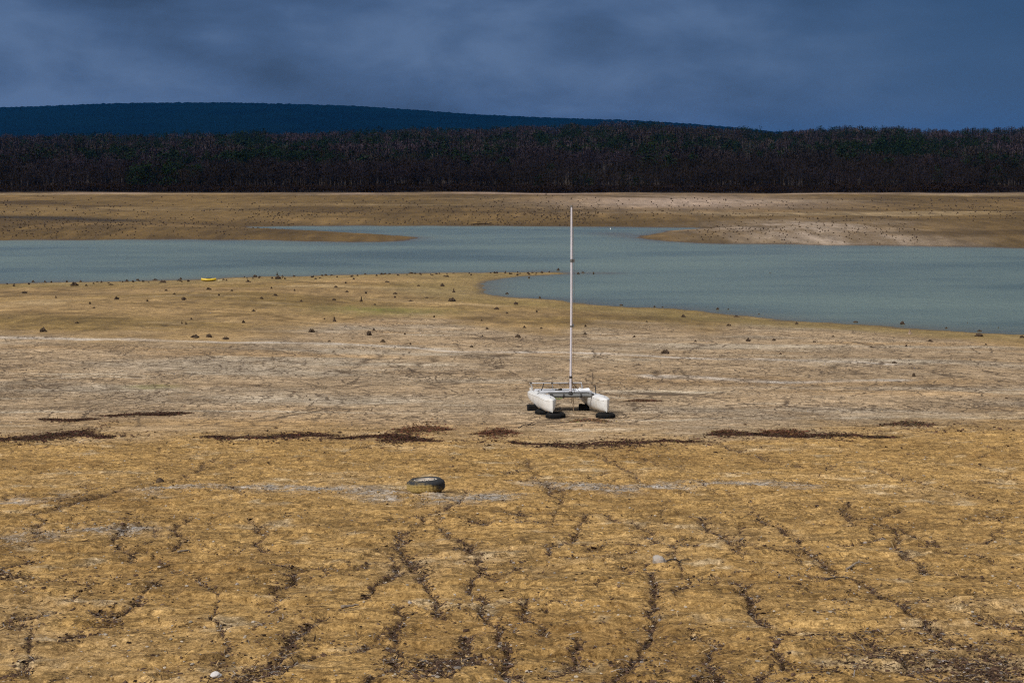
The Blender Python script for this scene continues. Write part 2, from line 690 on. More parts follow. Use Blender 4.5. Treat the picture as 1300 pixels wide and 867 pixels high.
# tan and olive mud towards the water
tn = np.tile(np.array([0.285, 0.205, 0.112]), (len(gx), 1))
tn = lerp(tn, (0.22, 0.158, 0.068), sstep(-0.15, 0.3, fbm(gx * 0.035, gy * 0.07, 109, 4)))
tn = lerp(tn, (0.36, 0.28, 0.18), sstep(0.1, 0.45, fbm(gx * 0.06, gy * 0.12, 110, 4)) * 0.8)
tn = lerp(tn, (0.15, 0.10, 0.045), sstep(0.2, 0.5, fbm(gx * 0.05, gy * 0.2, 111, 4)) * 0.6)
# other shore
fs = np.tile(np.array([0.175, 0.116, 0.052]), (len(gx), 1))
fs = lerp(fs, (0.13, 0.088, 0.036), sstep(-0.1, 0.35, fbm(gx * 0.008, gy * 0.018, 112, 4)))
fs = lerp(fs, (0.275, 0.185, 0.10), sstep(0.05, 0.4, fbm(gx * 0.010, gy * 0.022, 113, 5)) * 0.8)
fs = lerp(fs, (0.36, 0.28, 0.21), sstep(0.16, 0.38, fbm(gx * 0.006 + 3, gy * 0.03, 114, 4)) * 0.9 * (gy > 290))
fs = fs * (1 + 0.55 * fbm(gx * 0.025, gy * 0.02, 115, 4) + 0.55 * fbm(gx * 0.09, gy * 0.035, 116, 4) + 0.45 * fbm(gx * 0.35, gy * 0.06, 117, 3))[:, None]
_g, _h = gp(985, 286), gp(1010, 296)
spit = np.exp(-((gx - _g[0] - 2) / 17) ** 2) * sstep(198, 212, gy) * (1 - sstep(262, 292, gy)) * (0.45 + 0.55 * sstep(-0.3, 0.2, fbm(gx * 0.12, gy * 0.05, 118, 4)))
fs = lerp(fs, (0.62, 0.53, 0.58), spit * np.clip(0.75 + 0.6 * fbm(gx * 0.5, gy * 0.09, 199, 3), 0, 1))
_g = gp(860, 256)
fs = lerp(fs, (0.66, 0.54, 0.60), np.exp(-((gx - _g[0]) / 34) ** 2 - ((gy - _g[1]) / 40) ** 2) * 0.75)
band = np.exp(-((gy - 436 - 6 * perlin(gx * 0.02, gx * 0, 119)) / 9.0) ** 2) * (0.3 + 0.7 * sstep(-0.2, 0.3, perlin(gx * 0.03, gy * 0.01, 120)))
fs = lerp(fs, (0.68, 0.54, 0.62), band * 0.6)
_g = gp(160, 268)
fs = lerp(fs, (0.30, 0.205, 0.10), np.exp(-((gx - _g[0]) / 60) ** 2) * sstep(250, 300, gy) * (1 - sstep(380, 440, gy)) * 0.6)
_dc = polydist(gx, gy, CHANNEL)
fs = lerp(fs, (0.045, 0.032, 0.018), np.exp(-(_dc / 4.0) ** 2) * ((gy > 200) & (gy < 400)))
# woodland floor
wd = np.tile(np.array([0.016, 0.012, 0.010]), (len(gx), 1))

yt = zline(B_TAN, gx, gy) + 7 * perlin(gx * 0.05, gy * 0.07, 121) + 3 * perlin(gx * 0.2, gy * 0.25, 122)
wt = sstep(-5, 6, gy - yt)
wt = np.maximum(wt, (gy < 190) * (gy > 60) * (1 - sstep(3, 10, np.maximum(gsd, 0))))
col[:] = gr
col = lerp(col, 0, np.zeros(len(gx)))
gr = gr * (1 + 0.35 * fbm(gx * 0.10, gy * 0.11, 201, 4) + 0.25 * fbm(gx * 0.6, gy * 0.4, 202, 3))[:, None]
gr = gr * np.array([1.05, 1.00, 0.86])
tn = tn * (1 + 0.65 * fbm(gx * 0.035, gy * 0.06, 194, 4) + 0.45 * fbm(gx * 0.22, gy * 0.16, 195, 4) + 0.45 * fbm(gx * 0.9, gy * 0.40, 196, 3))[:, None]
tl_ = np.exp(-(fbm(gx * 0.030 + gy * 0.012, gy * 0.050, 197, 4) / 0.03) ** 2) * sstep(0.0, 0.3, perlin(gx * 0.04, gy * 0.05, 198))
tn = lerp(tn, (0.115, 0.078, 0.034), tl_ * 0.7)
tn = tn * np.array([0.90, 0.82, 0.64])
oc = oc * np.array([0.96, 0.925, 0.84])
fb1 = fbm(gx * 0.012, gy * 0.028, 191, 4)
fs = lerp(fs, (0.105, 0.068, 0.030), sstep(0.12, 0.34, fb1) * 0.8)
fb2 = np.exp(-(fbm(gx * 0.010, gy * 0.018, 192, 4) / 0.035) ** 2) * sstep(-0.1, 0.3, perlin(gx * 0.02, gy * 0.02, 193))
fs = lerp(fs, (0.075, 0.048, 0.024), fb2 * 0.75)
fs = fs * np.array([0.52, 0.48, 0.33])
fs = fs * (1 + 0.35 * fbm(gx * 0.18, gy * 0.07, 203, 3) + 0.3 * fbm(gx * 0.6, gy * 0.12, 204, 2))[:, None]
fs = lerp(fs, (0.020, 0.015, 0.008), np.exp(-(_dc / 7.0) ** 2) * ((gy > 200) & (gy < 420)) * 0.9)
col = gr * (1 - wt[:, None]) + tn * wt[:, None]
col = col * (1 - och[:, None]) + oc * och[:, None]
isf = (gy > 188).astype(float)
col = col * (1 - isf[:, None]) + fs * isf[:, None]
# pale dried wave lines
flat = (gy > 40) & (gy < 190)
for k, pl in enumerate(PALE_LINES):
    d = polydist(gx + 1.0 * perlin(gx * 0.2, gy * 0.2, 131), gy + 1.0 * perlin(gx * 0.15, gy * 0.2, 132), pl)
    wdt = (0.8, 0.6, 0.7, 0.4)[k]
    col = lerp(col, (0.52, 0.46, 0.38), np.exp(-(d / wdt) ** 2) * flat * (0.45 + 0.5 * sstep(-0.3, 0.3, perlin(gx * 0.3, gy * 0.4, 133))))
dk = np.zeros(len(gx))
for pl in DARK_LINES:
    d = polydist(gx + 0.9 * fbm(gx * 0.45, gy * 0.4, 134, 2), gy + 1.2 * fbm(gx * 0.4, gy * 0.45, 135, 2), pl)
    dk = np.maximum(dk, np.exp(-(d / (0.06 + 0.0022 * gy)) ** 2) * flat * sstep(-0.45, 0.1, perlin(gx * 0.9, gy * 0.7, 136)))
gz = gz - 0.06 * dk
col = lerp(col, (0.07, 0.045, 0.025), dk * 0.85)
# dark vegetable litter bedded in the rills
col = lerp(col, (0.085, 0.052, 0.032), np.clip(rl * 0.72, 0, 1))
col = lerp(col, (0.20, 0.125, 0.055), np.clip(rw * 0.6, 0, 1) * (1 - np.clip(rl, 0, 1)))
# damp margin beside the water
shore = np.maximum(gsd, 0)
wet = np.exp(-(shore / (0.9 + 0.5 * perlin(gx * 0.1, gy * 0.1, 137))) ** 2) * (gy > 60)
col = lerp(col, (0.055, 0.036, 0.019), wet * 0.95)
col = lerp(col, (0.20, 0.150, 0.056), np.exp(-((shore - 4) / 5.0) ** 2) * (gy > 60) * (gy < 190) * 0.6)
# green algae / grass film patches
for px, py, sx, sy in ((490, 394, 5.0, 5.0), (195, 491, 0.9, 1.0)):
    g = gp(px, py)
    col = lerp(col, (0.16, 0.15, 0.035), np.exp(-((gx - g[0]) / sx) ** 2 - ((gy - g[1]) / sy) ** 2) * (0.5 + 0.5 * sstep(-0.3, 0.3, n2)))
# gravelly strips on the bank
gravel = np.zeros(len(gx))
for pts, w in (([(215, 622), (330, 621), (440, 623), (520, 632), (600, 634)], 0.5), ([(690, 615), (790, 622), (900, 612), (1010, 618)], 0.4),
               ([(30, 685), (90, 672), (160, 676)], 0.35), ([(0, 640), (70, 630)], 0.3), ([(560, 640), (640, 628)], 0.3)):
    d = polydist(gx, gy + 0.3 * perlin(gx, gy, 138), wl(pts))
    gravel = np.maximum(gravel, np.exp(-(d / w) ** 2) * (gy < 40))
gravel *= sstep(-0.4, 0.3, n2)
col = lerp(col, (0.30, 0.245, 0.18), gravel * 0.8)
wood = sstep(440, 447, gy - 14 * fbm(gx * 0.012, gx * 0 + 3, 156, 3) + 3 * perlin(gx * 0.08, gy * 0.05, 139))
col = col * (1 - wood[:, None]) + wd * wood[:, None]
col = np.clip(col, 0.01, 0.8)
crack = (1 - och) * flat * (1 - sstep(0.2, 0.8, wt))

nr, ncn = GX_.shape
ii = np.arange(nr * ncn).reshape(nr, ncn)
F = np.stack([ii[:-1, :-1], ii[:-1, 1:], ii[1:, 1:], ii[1:, :-1]], -1).reshape(-1, 4)
gmesh = np_mesh('ground', np.stack([gx, gy, gz], -1), F, tone=col,
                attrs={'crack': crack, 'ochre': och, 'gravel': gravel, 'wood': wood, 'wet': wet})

m_ground, t = mat('dried_lake_bed')
co = t.coord()
tone = t.attr('tone').outputs['Color']
a_crack = t.attr('crack').outputs['Fac']
a_och = t.attr('ochre').outputs['Fac']
a_grav = t.attr('gravel').outputs['Fac']
a_wet = t.attr('wet').outputs['Fac']
fa, _ = t.noise(co, 5.0, 8, 0.68)
fb, _ = t.noise(co, 48.0, 5, 0.75)
fc, fcc = t.noise(co, 1.3, 5, 0.6)
fd, _ = t.noise(co, 0.35, 6, 0.65)
fe, _ = t.noise(t.mapping(co, (2.4, 3.6, 3.0), rot=(0, 0, 0.12)), 1.0, 10, 0.78, 0.3)
ff, _ = t.noise(t.mapping(co, (13.0, 8.0, 12.0), rot=(0, 0, -0.1)), 1.0, 8, 0.76, 0.1)
fl_, _ = t.noise(t.mapping(co, (27.0, 11.0, 20.0), (1.7, 0.4, 0), (0, 0, 0.15)), 1.0, 3, 0.6, 0.2)
fm_, _ = t.noise(co, 0.9, 4, 0.65)
c = t.mix(1.0, tone, t.ramp(fe, [(0.31, (0.40, 0.35, 0.29)), (0.48, (0.98, 0.98, 0.98)), (0.68, (1.45, 1.50, 1.62))]), 'MULTIPLY')
c = t.mix(1.0, c, t.ramp(ff, [(0.33, (0.40, 0.36, 0.31)), (0.48, (1, 1, 1)), (0.66, (1.48, 1.51, 1.62))]), 'MULTIPLY')
c = t.mix(1.0, c, t.ramp(fb, [(0.34, (0.55, 0.52, 0.48)), (0.5, (1, 1, 1)), (0.66, (1.42, 1.44, 1.5))]), 'MULTIPLY')
c = t.mix(1.0, c, t.ramp(fd, [(0.3, (0.82, 0.81, 0.80)), (0.7, (1.14, 1.14, 1.14))]), 'MULTIPLY')
# gritty flecks: dark bits and pale flakes
c = t.mix(t.math('MULTIPLY', t.framp(fl_, 0.56, 0.66), t.framp(fm_, 0.35, 0.6, 0.35, 0.85)), c, t.mix(1.0, c, (0.36, 0.32, 0.28), 'MULTIPLY'))
c = t.mix(t.math('MULTIPLY', t.framp(fl_, 0.44, 0.34), t.framp(fm_, 0.35, 0.6, 0.75, 0.35)), c, t.mix(1.0, c, (1.45, 1.5, 1.65), 'MULTIPLY'))
# thin dark seams along the torn edges of the crust
seam = None
for sx_, sy_, r_, th in ((0.9, 1.9, 0.3, 0.035), (2.1, 4.6, -0.25, 0.045), (4.5, 9.5, 0.1, 0.05)):
    q, _ = t.noise(t.mapping(co, (sx_, sy_, 1), (sx_ * 3, 0, 0), (0, 0, r_)), 1.0, 5, 0.62, 0.8)
    mk, _ = t.noise(t.mapping(co, (sx_, sy_, 1), (9, sx_ * 5, 0)), 0.45, 3, 0.6)
    q = t.math('MULTIPLY', t.framp(t.math('ABSOLUTE', t.math('SUBTRACT', q, 0.5)), 0.004, th, 1, 0), t.framp(mk, 0.48, 0.62))
    seam = q if seam is None else t.math('MAXIMUM', seam, q)
c = t.mix(t.math('MULTIPLY', seam, 0.62), c, t.mix(a_och, (0.12, 0.085, 0.055), (0.10, 0.062, 0.024)))
# dark bits of litter and pale shell-like flakes lying in the clay
vo = t.node('ShaderNodeTexVoronoi', feature='F1')
t.setin(vo.inputs['Vector'], co)
vo.inputs['Scale'].default_value = 11.0
spk = t.math('MULTIPLY', t.framp(vo.outputs['Distance'], 0.10, 0.24, 1, 0), t.framp(vo.outputs['Color'], 0.45, 0.6))
spk = t.math('MULTIPLY', spk, t.framp(fc, 0.42, 0.62))
c = t.mix(t.math('MULTIPLY', spk, t.math('MULTIPLY', a_och, 0.75)), c, (0.09, 0.058, 0.034))
vp = t.node('ShaderNodeTexVoronoi', feature='F1')
t.setin(vp.inputs['Vector'], t.mapping(co, (1, 1, 1), (3.3, 7.1, 0)))
vp.inputs['Scale'].default_value = 17.0
pk = t.math('MULTIPLY', t.framp(vp.outputs['Distance'], 0.08, 0.22, 1, 0), t.framp(vp.outputs['Color'], 0.62, 0.75))
c = t.mix(t.math('MULTIPLY', pk, 0.35), c, (0.46, 0.39, 0.29))
# pebbles in the gravelly strips
vg = t.node('ShaderNodeTexVoronoi', feature='F1')
t.setin(vg.inputs['Vector'], co)
vg.inputs['Scale'].default_value = 22.0
gcol = t.ramp(vg.outputs['Color'], [(0.2, (0.10, 0.085, 0.07)), (0.5, (0.28, 0.25, 0.215)), (0.85, (0.52, 0.49, 0.46))])
c = t.mix(t.math('MULTIPLY', a_grav, t.framp(fa, 0.4, 0.55)), c, gcol)
# shrinkage cracks in the drying mud, two sizes
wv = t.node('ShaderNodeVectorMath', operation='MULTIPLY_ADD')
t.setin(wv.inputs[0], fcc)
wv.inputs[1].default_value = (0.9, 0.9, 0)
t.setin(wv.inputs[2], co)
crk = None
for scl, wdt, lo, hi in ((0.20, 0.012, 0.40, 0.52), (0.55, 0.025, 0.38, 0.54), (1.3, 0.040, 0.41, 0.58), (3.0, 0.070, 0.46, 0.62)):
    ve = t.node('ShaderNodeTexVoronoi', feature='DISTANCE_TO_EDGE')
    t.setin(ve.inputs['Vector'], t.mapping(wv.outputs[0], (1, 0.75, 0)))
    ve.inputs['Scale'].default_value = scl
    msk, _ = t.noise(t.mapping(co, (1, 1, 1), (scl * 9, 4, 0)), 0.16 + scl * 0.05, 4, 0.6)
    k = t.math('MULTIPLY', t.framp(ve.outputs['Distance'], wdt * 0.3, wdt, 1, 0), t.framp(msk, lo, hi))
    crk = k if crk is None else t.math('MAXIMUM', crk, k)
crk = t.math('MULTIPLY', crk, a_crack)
c = t.mix(t.math('MULTIPLY', crk, 0.9), c, (0.085, 0.058, 0.036))  # shade down inside the cracks is put into the colour
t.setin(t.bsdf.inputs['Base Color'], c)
t.setin(t.bsdf.inputs['Roughness'], t.framp(a_wet, 0.2, 0.9, 0.95, 0.45))
t.bsdf.inputs['Specular IOR Level'].default_value = 0.15
hh = t.math('ADD', t.math('MULTIPLY', fe, 1.1), t.math('ADD', t.math('MULTIPLY', ff, 0.6), t.math('MULTIPLY', fb, 0.25)))
hh = t.math('SUBTRACT', hh, t.math('MULTIPLY', seam, 0.4))
hh = t.math('SUBTRACT', hh, t.math('MULTIPLY', crk, 0.8))
t.setin(t.bsdf.inputs['Normal'], t.bump(hh, 0.9, 0.045))
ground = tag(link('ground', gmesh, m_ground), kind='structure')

# ================================================================== WATER
wxs = np.concatenate([np.linspace(-900, -140, 12)[:-1], np.linspace(-140, 140, 240), np.linspace(140, 900, 12)[1:]])
wys = np.linspace(60, 300, 260)
WX, WY = np.meshgrid(wxs, wys)
wsd = -shore_sd(WX.ravel(), WY.ravel())
iw = np.arange(WX.size).reshape(WX.shape)
FW = np.stack([iw[:-1, :-1], iw[:-1, 1:], iw[1:, 1:], iw[1:, :-1]], -1).reshape(-1, 4)
sh = np.exp(-np.maximum(wsd, 0) / 2.2) * 0.8
g1, g2 = on_water(722, 346.5), on_water(775, 347)
sh = np.maximum(sh, 0.75 * np.exp(-(polydist(WX.ravel(), WY.ravel(), [tuple(g1), tuple(g2)]) / 1.6) ** 2))  # dark bank reflection off the near spit tip, painted into the water colour
g1, g2 = on_water(808, 301), on_water(778, 296.5)
sh = np.maximum(sh, 0.7 * np.exp(-(polydist(WX.ravel(), WY.ravel(), [tuple(g1), tuple(g2)]) / 4.5) ** 2))  # same for the far spit: its reflection painted as a brown streak
wme = np_mesh('lake_water', np.stack([WX.ravel(), WY.ravel(), np.zeros(WX.size)], -1), FW, attrs={'shallow_reflection': sh})
m_water, t = mat('turbid_lake_water')
co = t.coord()
big, _ = t.noise(t.mapping(co, (0.02, 0.045, 1)), 1.0, 5, 0.6)
rip, _ = t.noise(t.mapping(co, (0.8, 1.7, 1)), 1.0, 5, 0.65)
rip2, _ = t.noise(t.mapping(co, (3.0, 6.0, 1), rot=(0, 0, 0.3)), 1.0, 3, 0.6)
c = t.ramp(big, [(0.3, (0.074, 0.107, 0.096)), (0.7, (0.114, 0.155, 0.137))])
c = t.mix(t.attr('shallow_reflection').outputs['Fac'], c, (0.085, 0.075, 0.05))
t.setin(t.bsdf.inputs['Base Color'], c)
t.setin(t.bsdf.inputs['Roughness'], t.framp(big, 0.3, 0.7, 0.16, 0.30))
t.bsdf.inputs['IOR'].default_value = 1.33
t.setin(t.bsdf.inputs['Normal'], t.bump(t.math('MULTIPLY', t.math('ADD', rip, t.math('MULTIPLY', rip2, 0.35)), t.framp(big, 0.35, 0.65, 0.4, 1.15)), 1.0, 0.20))
tag(link('lake_water', wme, m_water), kind='structure')

# ================================================================== FAR HILL
sky_px = [(-900, 150), (-400, 142), (-100, 140), (0, 138.5), (60, 136.5), (150, 133), (230, 132), (300, 132), (380, 134), (450, 136), (520, 140.5),
          (600, 146.5), (700, 151), (800, 154), (860, 157.5), (920, 162), (980, 168), (1100, 171), (1300, 173), (2300, 176)]
HD = 5200.0
hu = np.array([(p[0] - CX) / FPX for p in sky_px])
hz = np.array([CAMZ + (205 - p[1]) / FPX * HD for p in sky_px])
hy = np.concatenate([np.linspace(2600, 5200, 110), np.linspace(5240, 7200, 14)])
hc = np.linspace(-0.62, 0.62, 1500)
HY, HU = np.meshgrid(hy, hc, indexing='ij')
HX = HU * np.minimum(HY, 5200)
crest = np.interp(HU, hu, hz)
k = np.interp(HY, [2600, 3300, 4200, 4900, 5200, 7200], [0.0, 0.14, 0.48, 0.90, 1.0, 0.5])
HZ = 2 + (crest - 2) * k + 10 * fbm(HX * 0.0012, HY * 0.0012, 141, 4) * k * (1 - sstep(4600, 5200, HY))
HZ += (3.2 * perlin(HX * 0.055, HY * 0.05, 142) + 2.2 * perlin(HX * 0.12, HY * 0.11, 143)) * k
ih = np.arange(HX.size).reshape(HX.shape)
FH = np.stack([ih[:-1, :-1], ih[:-1, 1:], ih[1:, 1:], ih[1:, :-1]], -1).reshape(-1, 4)
m_hill, t = mat('distant_wooded_hill')
f1, _ = t.noise(t.coord(), 0.05, 6, 0.65)
f2, _ = t.noise(t.coord(), 0.004, 4, 0.6)
c = t.mix(f1, (0.0008, 0.003, 0.004), (0.003, 0.007, 0.009))  # cloud shade over the hill is put into this near-black colour
c = t.mix(t.framp(f2, 0.4, 0.65), c, (0.0015, 0.003, 0.004))
t.setin(t.bsdf.inputs['Base Color'], c)
t.bsdf.inputs['Roughness'].default_value = 1
t.bsdf.inputs['Specular IOR Level'].default_value = 0
tag(link('far_hill', np_mesh('far_hill', np.stack([HX.ravel(), HY.ravel(), HZ.ravel()], -1), FH), m_hill), kind='structure')

# ================================================================== FOREST
def bare_template(seed, twigs, w=1.0, trunk_seg=4):
    rg = np.random.default_rng(seed)
    V, F = [], []

    def sliver(a, b, wa):
        d = b - a
        s = np.cross(d, rg.normal(size=3))
        s = s / (np.linalg.norm(s) + 1e-9) * wa
        i = len(V)
        V.extend([a - s, a + s, b])
        F.append((i, i + 1, i + 2))
    TV, TF = [], []
    bend = rg.normal(size=2) * 0.03
    pts = [np.array([bend[0] * h * h, bend[1] * h * h, h]) for h in np.linspace(-0.05, 0.92, trunk_seg + 1)]
    rad = np.linspace(0.016, 0.004, trunk_seg + 1) * w
    for p, r in zip(pts, rad):
        for q in range(3):
            TV.append(p + np.array([math.cos(q * 2.0944) * r, math.sin(q * 2.0944) * r, 0]))
    for i in range(trunk_seg):
        for q in range(3):
            a, b = i * 3 + q, i * 3 + (q + 1) % 3
            TF += [(a, b, b + 3), (a, b + 3, a + 3)]
    nl = max(4, twigs // 9)
    for i in range(nl):
        h = rg.uniform(0.22, 0.7)
        p = np.array([bend[0] * h * h, bend[1] * h * h, h])
        az = rg.uniform(0, 6.283)
        el = rg.uniform(0.45, 1.2)
        L = rg.uniform(0.18, 0.34)
        d = np.array([math.cos(az) * math.cos(el), math.sin(az) * math.cos(el), math.sin(el)])
        sliver(p, p + d * L, 0.006 * w)
    for i in range(twigs):
        d = rg.normal(size=3)
        d /= np.linalg.norm(d)
        q = np.array([0, 0, 0.66]) + d * np.array([0.33, 0.33, 0.30]) * rg.uniform(0.35, 1.0) ** 0.5
        dd = d * np.array([1, 1, 0.7]) + np.array([0, 0, 0.4]) + rg.normal(size=3) * 0.5
        dd /= np.linalg.norm(dd)
        sliver(q - dd * 0.08, q + dd * rg.uniform(0.03, 0.09), rg.uniform(0.004, 0.008) * w)
    return (np.array(TV), np.array(TF)), (np.array(V), np.array(F))


def pine_template(seed, clumps, slim=1.0):
    rg = np.random.default_rng(seed)
    TV, TF = [], []
    hs = np.linspace(-0.05, 0.95, 4)
    for i, h in enumerate(hs):
        for q in range(3):
            r = 0.018 * (1.05 - h)
            TV.append((math.cos(q * 2.0944) * r, math.sin(q * 2.0944) * r, h))
    for i in range(3):
        for q in range(3):
            a, b = i * 3 + q, i * 3 + (q + 1) % 3
            TF += [(a, b, b + 3), (a, b + 3, a + 3)]
    V, F = [], []
    for i in range(clumps):
        h = rg.uniform(0.22, 1.0)
        prof = (0.07 + 0.24 * math.sin(min(1, (1.02 - h) / 0.62) * 1.75)) * slim
        az = rg.uniform(0, 6.283)
        r = prof * math.sqrt(rg.uniform(0.05, 1.0))
        c = np.array([math.cos(az) * r, math.sin(az) * r, h])
        s = rg.uniform(0.05, 0.10)
        n = 3
        for k in range(n):
            d1, d2 = rg.normal(size=3), rg.normal(size=3)
            d1[2] *= 0.5
            d2[2] *= 0.7
            d1 /= np.linalg.norm(d1)
            d2 /= np.linalg.norm(d2)
            i0 = len(V)
            o = c + rg.normal(size=3) * s * 0.5
            V.extend([o, o + d1 * s, o + d2 * s])
            F.append((i0, i0 + 1, i0 + 2))
    return (np.array(TV), np.array(TF)), (np.array(V), np.array(F))


m_bark = plain('grey_bark', (0.022, 0.017, 0.014), 0.95, var=0.4, scale=0.6, spec=0.1)
m_twig = plain('bare_twigs', (0.016, 0.012, 0.011), 0.95, var=0.35, scale=0.3, spec=0.05)
m_needle = plain('pine_needles', (0.007, 0.015, 0.005), 0.9, var=0.4, scale=0.5, spec=0.1)
m_forest = attr_mat('forest_mass', 0.95, 0.4, 0.3, 0.05)

allV, allF, allT = [], [], []
off = 0


def put(V, F, T):
    global off
    allV.append(V)
    allF.append(F + off)
    allT.append(T)
    off += len(V)


# positions: denser near the edge where single stems show
def forest_pts(n, y0, y1):
    y = RNG.uniform(y0 ** 2, y1 ** 2, n) ** 0.5
    x = RNG.uniform(-0.43, 0.43, n) * y
    return x, y


xs, ys_ = [], []
for n, a, b in ((2600, 456, 540), (4200, 540, 760), (7600, 760, 1290)):
    x, y = forest_pts(n, a, b)
    xs.append(x)
    ys_.append(y)
fx, fy = np.concatenate(xs), np.concatenate(ys_)
fy = fy + (14 * fbm(fx * 0.012, fx * 0 + 3, 156, 3) + 4 * RNG.normal(size=len(fx))) * (1 - sstep(500, 560, fy))
fy = np.maximum(fy, 450)
fzz = base_h(fx, fy)[0]
green = 1.35 * fbm(fx * 0.014, fy * 0.006, 151, 3) + 0.16 * RNG.normal(size=len(fx))
is_pine = green > 0.30 - 0.12 * sstep(560, 700, fy) + 0.3 * (1 - sstep(480, 560, fy))
hgt = RNG.uniform(5.8, 9.6, len(fx)) * (0.95 + 0.65 * fbm(fx * 0.018, fy * 0.012, 152, 3))
purple = fbm(fx * 0.01 + 5, fy * 0.008, 153, 3)
for var in range(10):
    sel = (np.arange(len(fx)) % 10 == var)
    for pine in (False, True):
        for lod in (0, 1):
            s = sel & (is_pine == pine) & ((fy < 600) == (lod == 0))
            n = int(s.sum())
            if n == 0:
                continue
            if pine:
                (tv, tf), (cv, cf) = pine_template(200 + var, 60 if lod == 0 else 34)
            else:
                (tv, tf), (cv, cf) = bare_template(300 + var, 80 if lod == 0 else 46, 1.8 if lod == 0 else 3.6)
            pos = np.stack([fx[s], fy[s], fzz[s]], -1)
            yaw = RNG.uniform(0, 6.283, n)
            H = hgt[s] * (1.05 if pine else 1.0)
            scl = np.stack([H * RNG.uniform(0.75, 1.25, n), H * RNG.uniform(0.75, 1.25, n), H], -1)
            V, F2, I = scatter(tv, tf, pos, yaw, scl)
            base = np.array([0.014, 0.011, 0.009])[None] * RNG.uniform(0.4, 1.7, (n, 1)) * (1 - 0.6 * sstep(480, 600, fy[s]))[:, None]
            put(V, F2, base[I])
            V, F2, I = scatter(cv, cf, pos, yaw, scl)
            if pine:
                cc = np.array([0.0065, 0.0135, 0.0045])[None] * RNG.uniform(0.5, 1.5, (n, 1))
            else:
                p = sstep(-0.3, 0.4, purple[s])[:, None]
                cc = (np.array([0.015, 0.0115, 0.0095])[None] * (1 - p) + np.array([0.021, 0.015, 0.0185])[None] * p) * np.exp(RNG.normal(size=(n, 1)) * 0.32 + 0.55 * fbm(fx[s] * 0.02, fy[s] * 0.012, 155, 3)[:, None]) * (0.80 + 0.95 * sstep(480, 850, fy[s]))[:, None]
            put(V, F2, cc[I])
# undergrowth of thin brown stems along the edge
n = 11000
x = RNG.uniform(-0.43, 0.43, n) * 455
y = 446.0 + RNG.gamma(1.6, 7.0, n) + 14 * fbm(x * 0.012, x * 0 + 3, 156, 3)
y = np.maximum(y, 440)
z = base_h(x, y)[0]
(tv, tf), (cv, cf) = bare_template(401, 21, 3.0)
sc_ = RNG.uniform(0.9, 3.2, n) * (1.3 + 0.9 * fbm(x * 0.04, y * 0.02, 157, 3))
V, F2, I = scatter(cv - np.array([0, 0, 0.25]), cf, np.stack([x, y, z], -1), RNG.uniform(0, 6.28, n), np.stack([sc_ * 1.3, sc_ * 1.3, sc_], -1))
cc = np.array([0.017, 0.0105, 0.0075])[None] * RNG.uniform(0.4, 1.4, (n, 1))
put(V, F2, cc[I])
fme = np_mesh('forest', np.concatenate(allV), np.concatenate(allF), tone=np.concatenate(allT), smooth=False)
tag(link('forest', fme, m_forest), 'dark mass of bare brown trees and pines covering the slope beyond the lake', 'forest', kind='stuff')

# single trees one can tell apart: front row stems and green crowns
protos = []
for k in range(4):
    (tv, tf), (cv, cf) = bare_template(500 + k, 130, 1.15, 6)
    protos.append((np_mesh('bare_tree_trunk', tv, tf), np_mesh('bare_tree_crown', cv, cf, smooth=False)))
pprotos = []
for k in range(3):
    (tv, tf), (cv, cf) = pine_template(600 + k, 110)
    pprotos.append((np_mesh('pine_tree_trunk', tv, tf), np_mesh('pine_tree_crown', cv, cf, smooth=False)))


def tree(name, tr, cr, mt, mc, loc, rz, s, label, cat, group):
    e = empty(name, loc, (0, 0, rz))
    e.scale = s
    tag(e, label, cat, group)
    link('trunk', tr, mt, e)
    link('crown', cr, mc, e)


N_BARE = 130
bx = np.linspace(-0.385, 0.385, N_BARE) * 452 + RNG.normal(size=N_BARE) * 0.9
by = np.maximum(452 + RNG.uniform(0, 8, N_BARE) + 14 * fbm(bx * 0.012, bx * 0 + 3, 156, 3), 446)
bz = base_h(bx, by)[0]
for i in range(N_BARE):
    tr, cr = protos[i % 4]
    H = random.uniform(5.8, 9.0)
    tree('bare_tree', tr, cr, m_bark, m_twig, (bx[i], by[i], bz[i]), random.uniform(0, 6), (H * random.uniform(0.8, 1.2),) * 2 + (H,),
         'leafless grey-brown tree in the front row of the wood beyond the lake', 'tree', 'leafless trees along the edge of the wood')
N_PINE = 90
py_ = RNG.uniform(500, 1000, N_PINE)
pu = RNG.uniform(-0.37, 0.37, N_PINE)
pxx = pu * py_
pz = base_h(pxx, py_)[0]
for i in range(N_PINE):
    tr, cr = pprotos[i % 3]
    H = random.uniform(8.0, 11.0)
    tree('pine_tree', tr, cr, m_bark, m_needle, (pxx[i], py_[i], pz[i]), random.uniform(0, 6), (H * random.uniform(0.9, 1.3),) * 2 + (H,),
         'dark green pine standing out among bare trees on the wooded slope', 'tree', 'green pines among the bare trees')

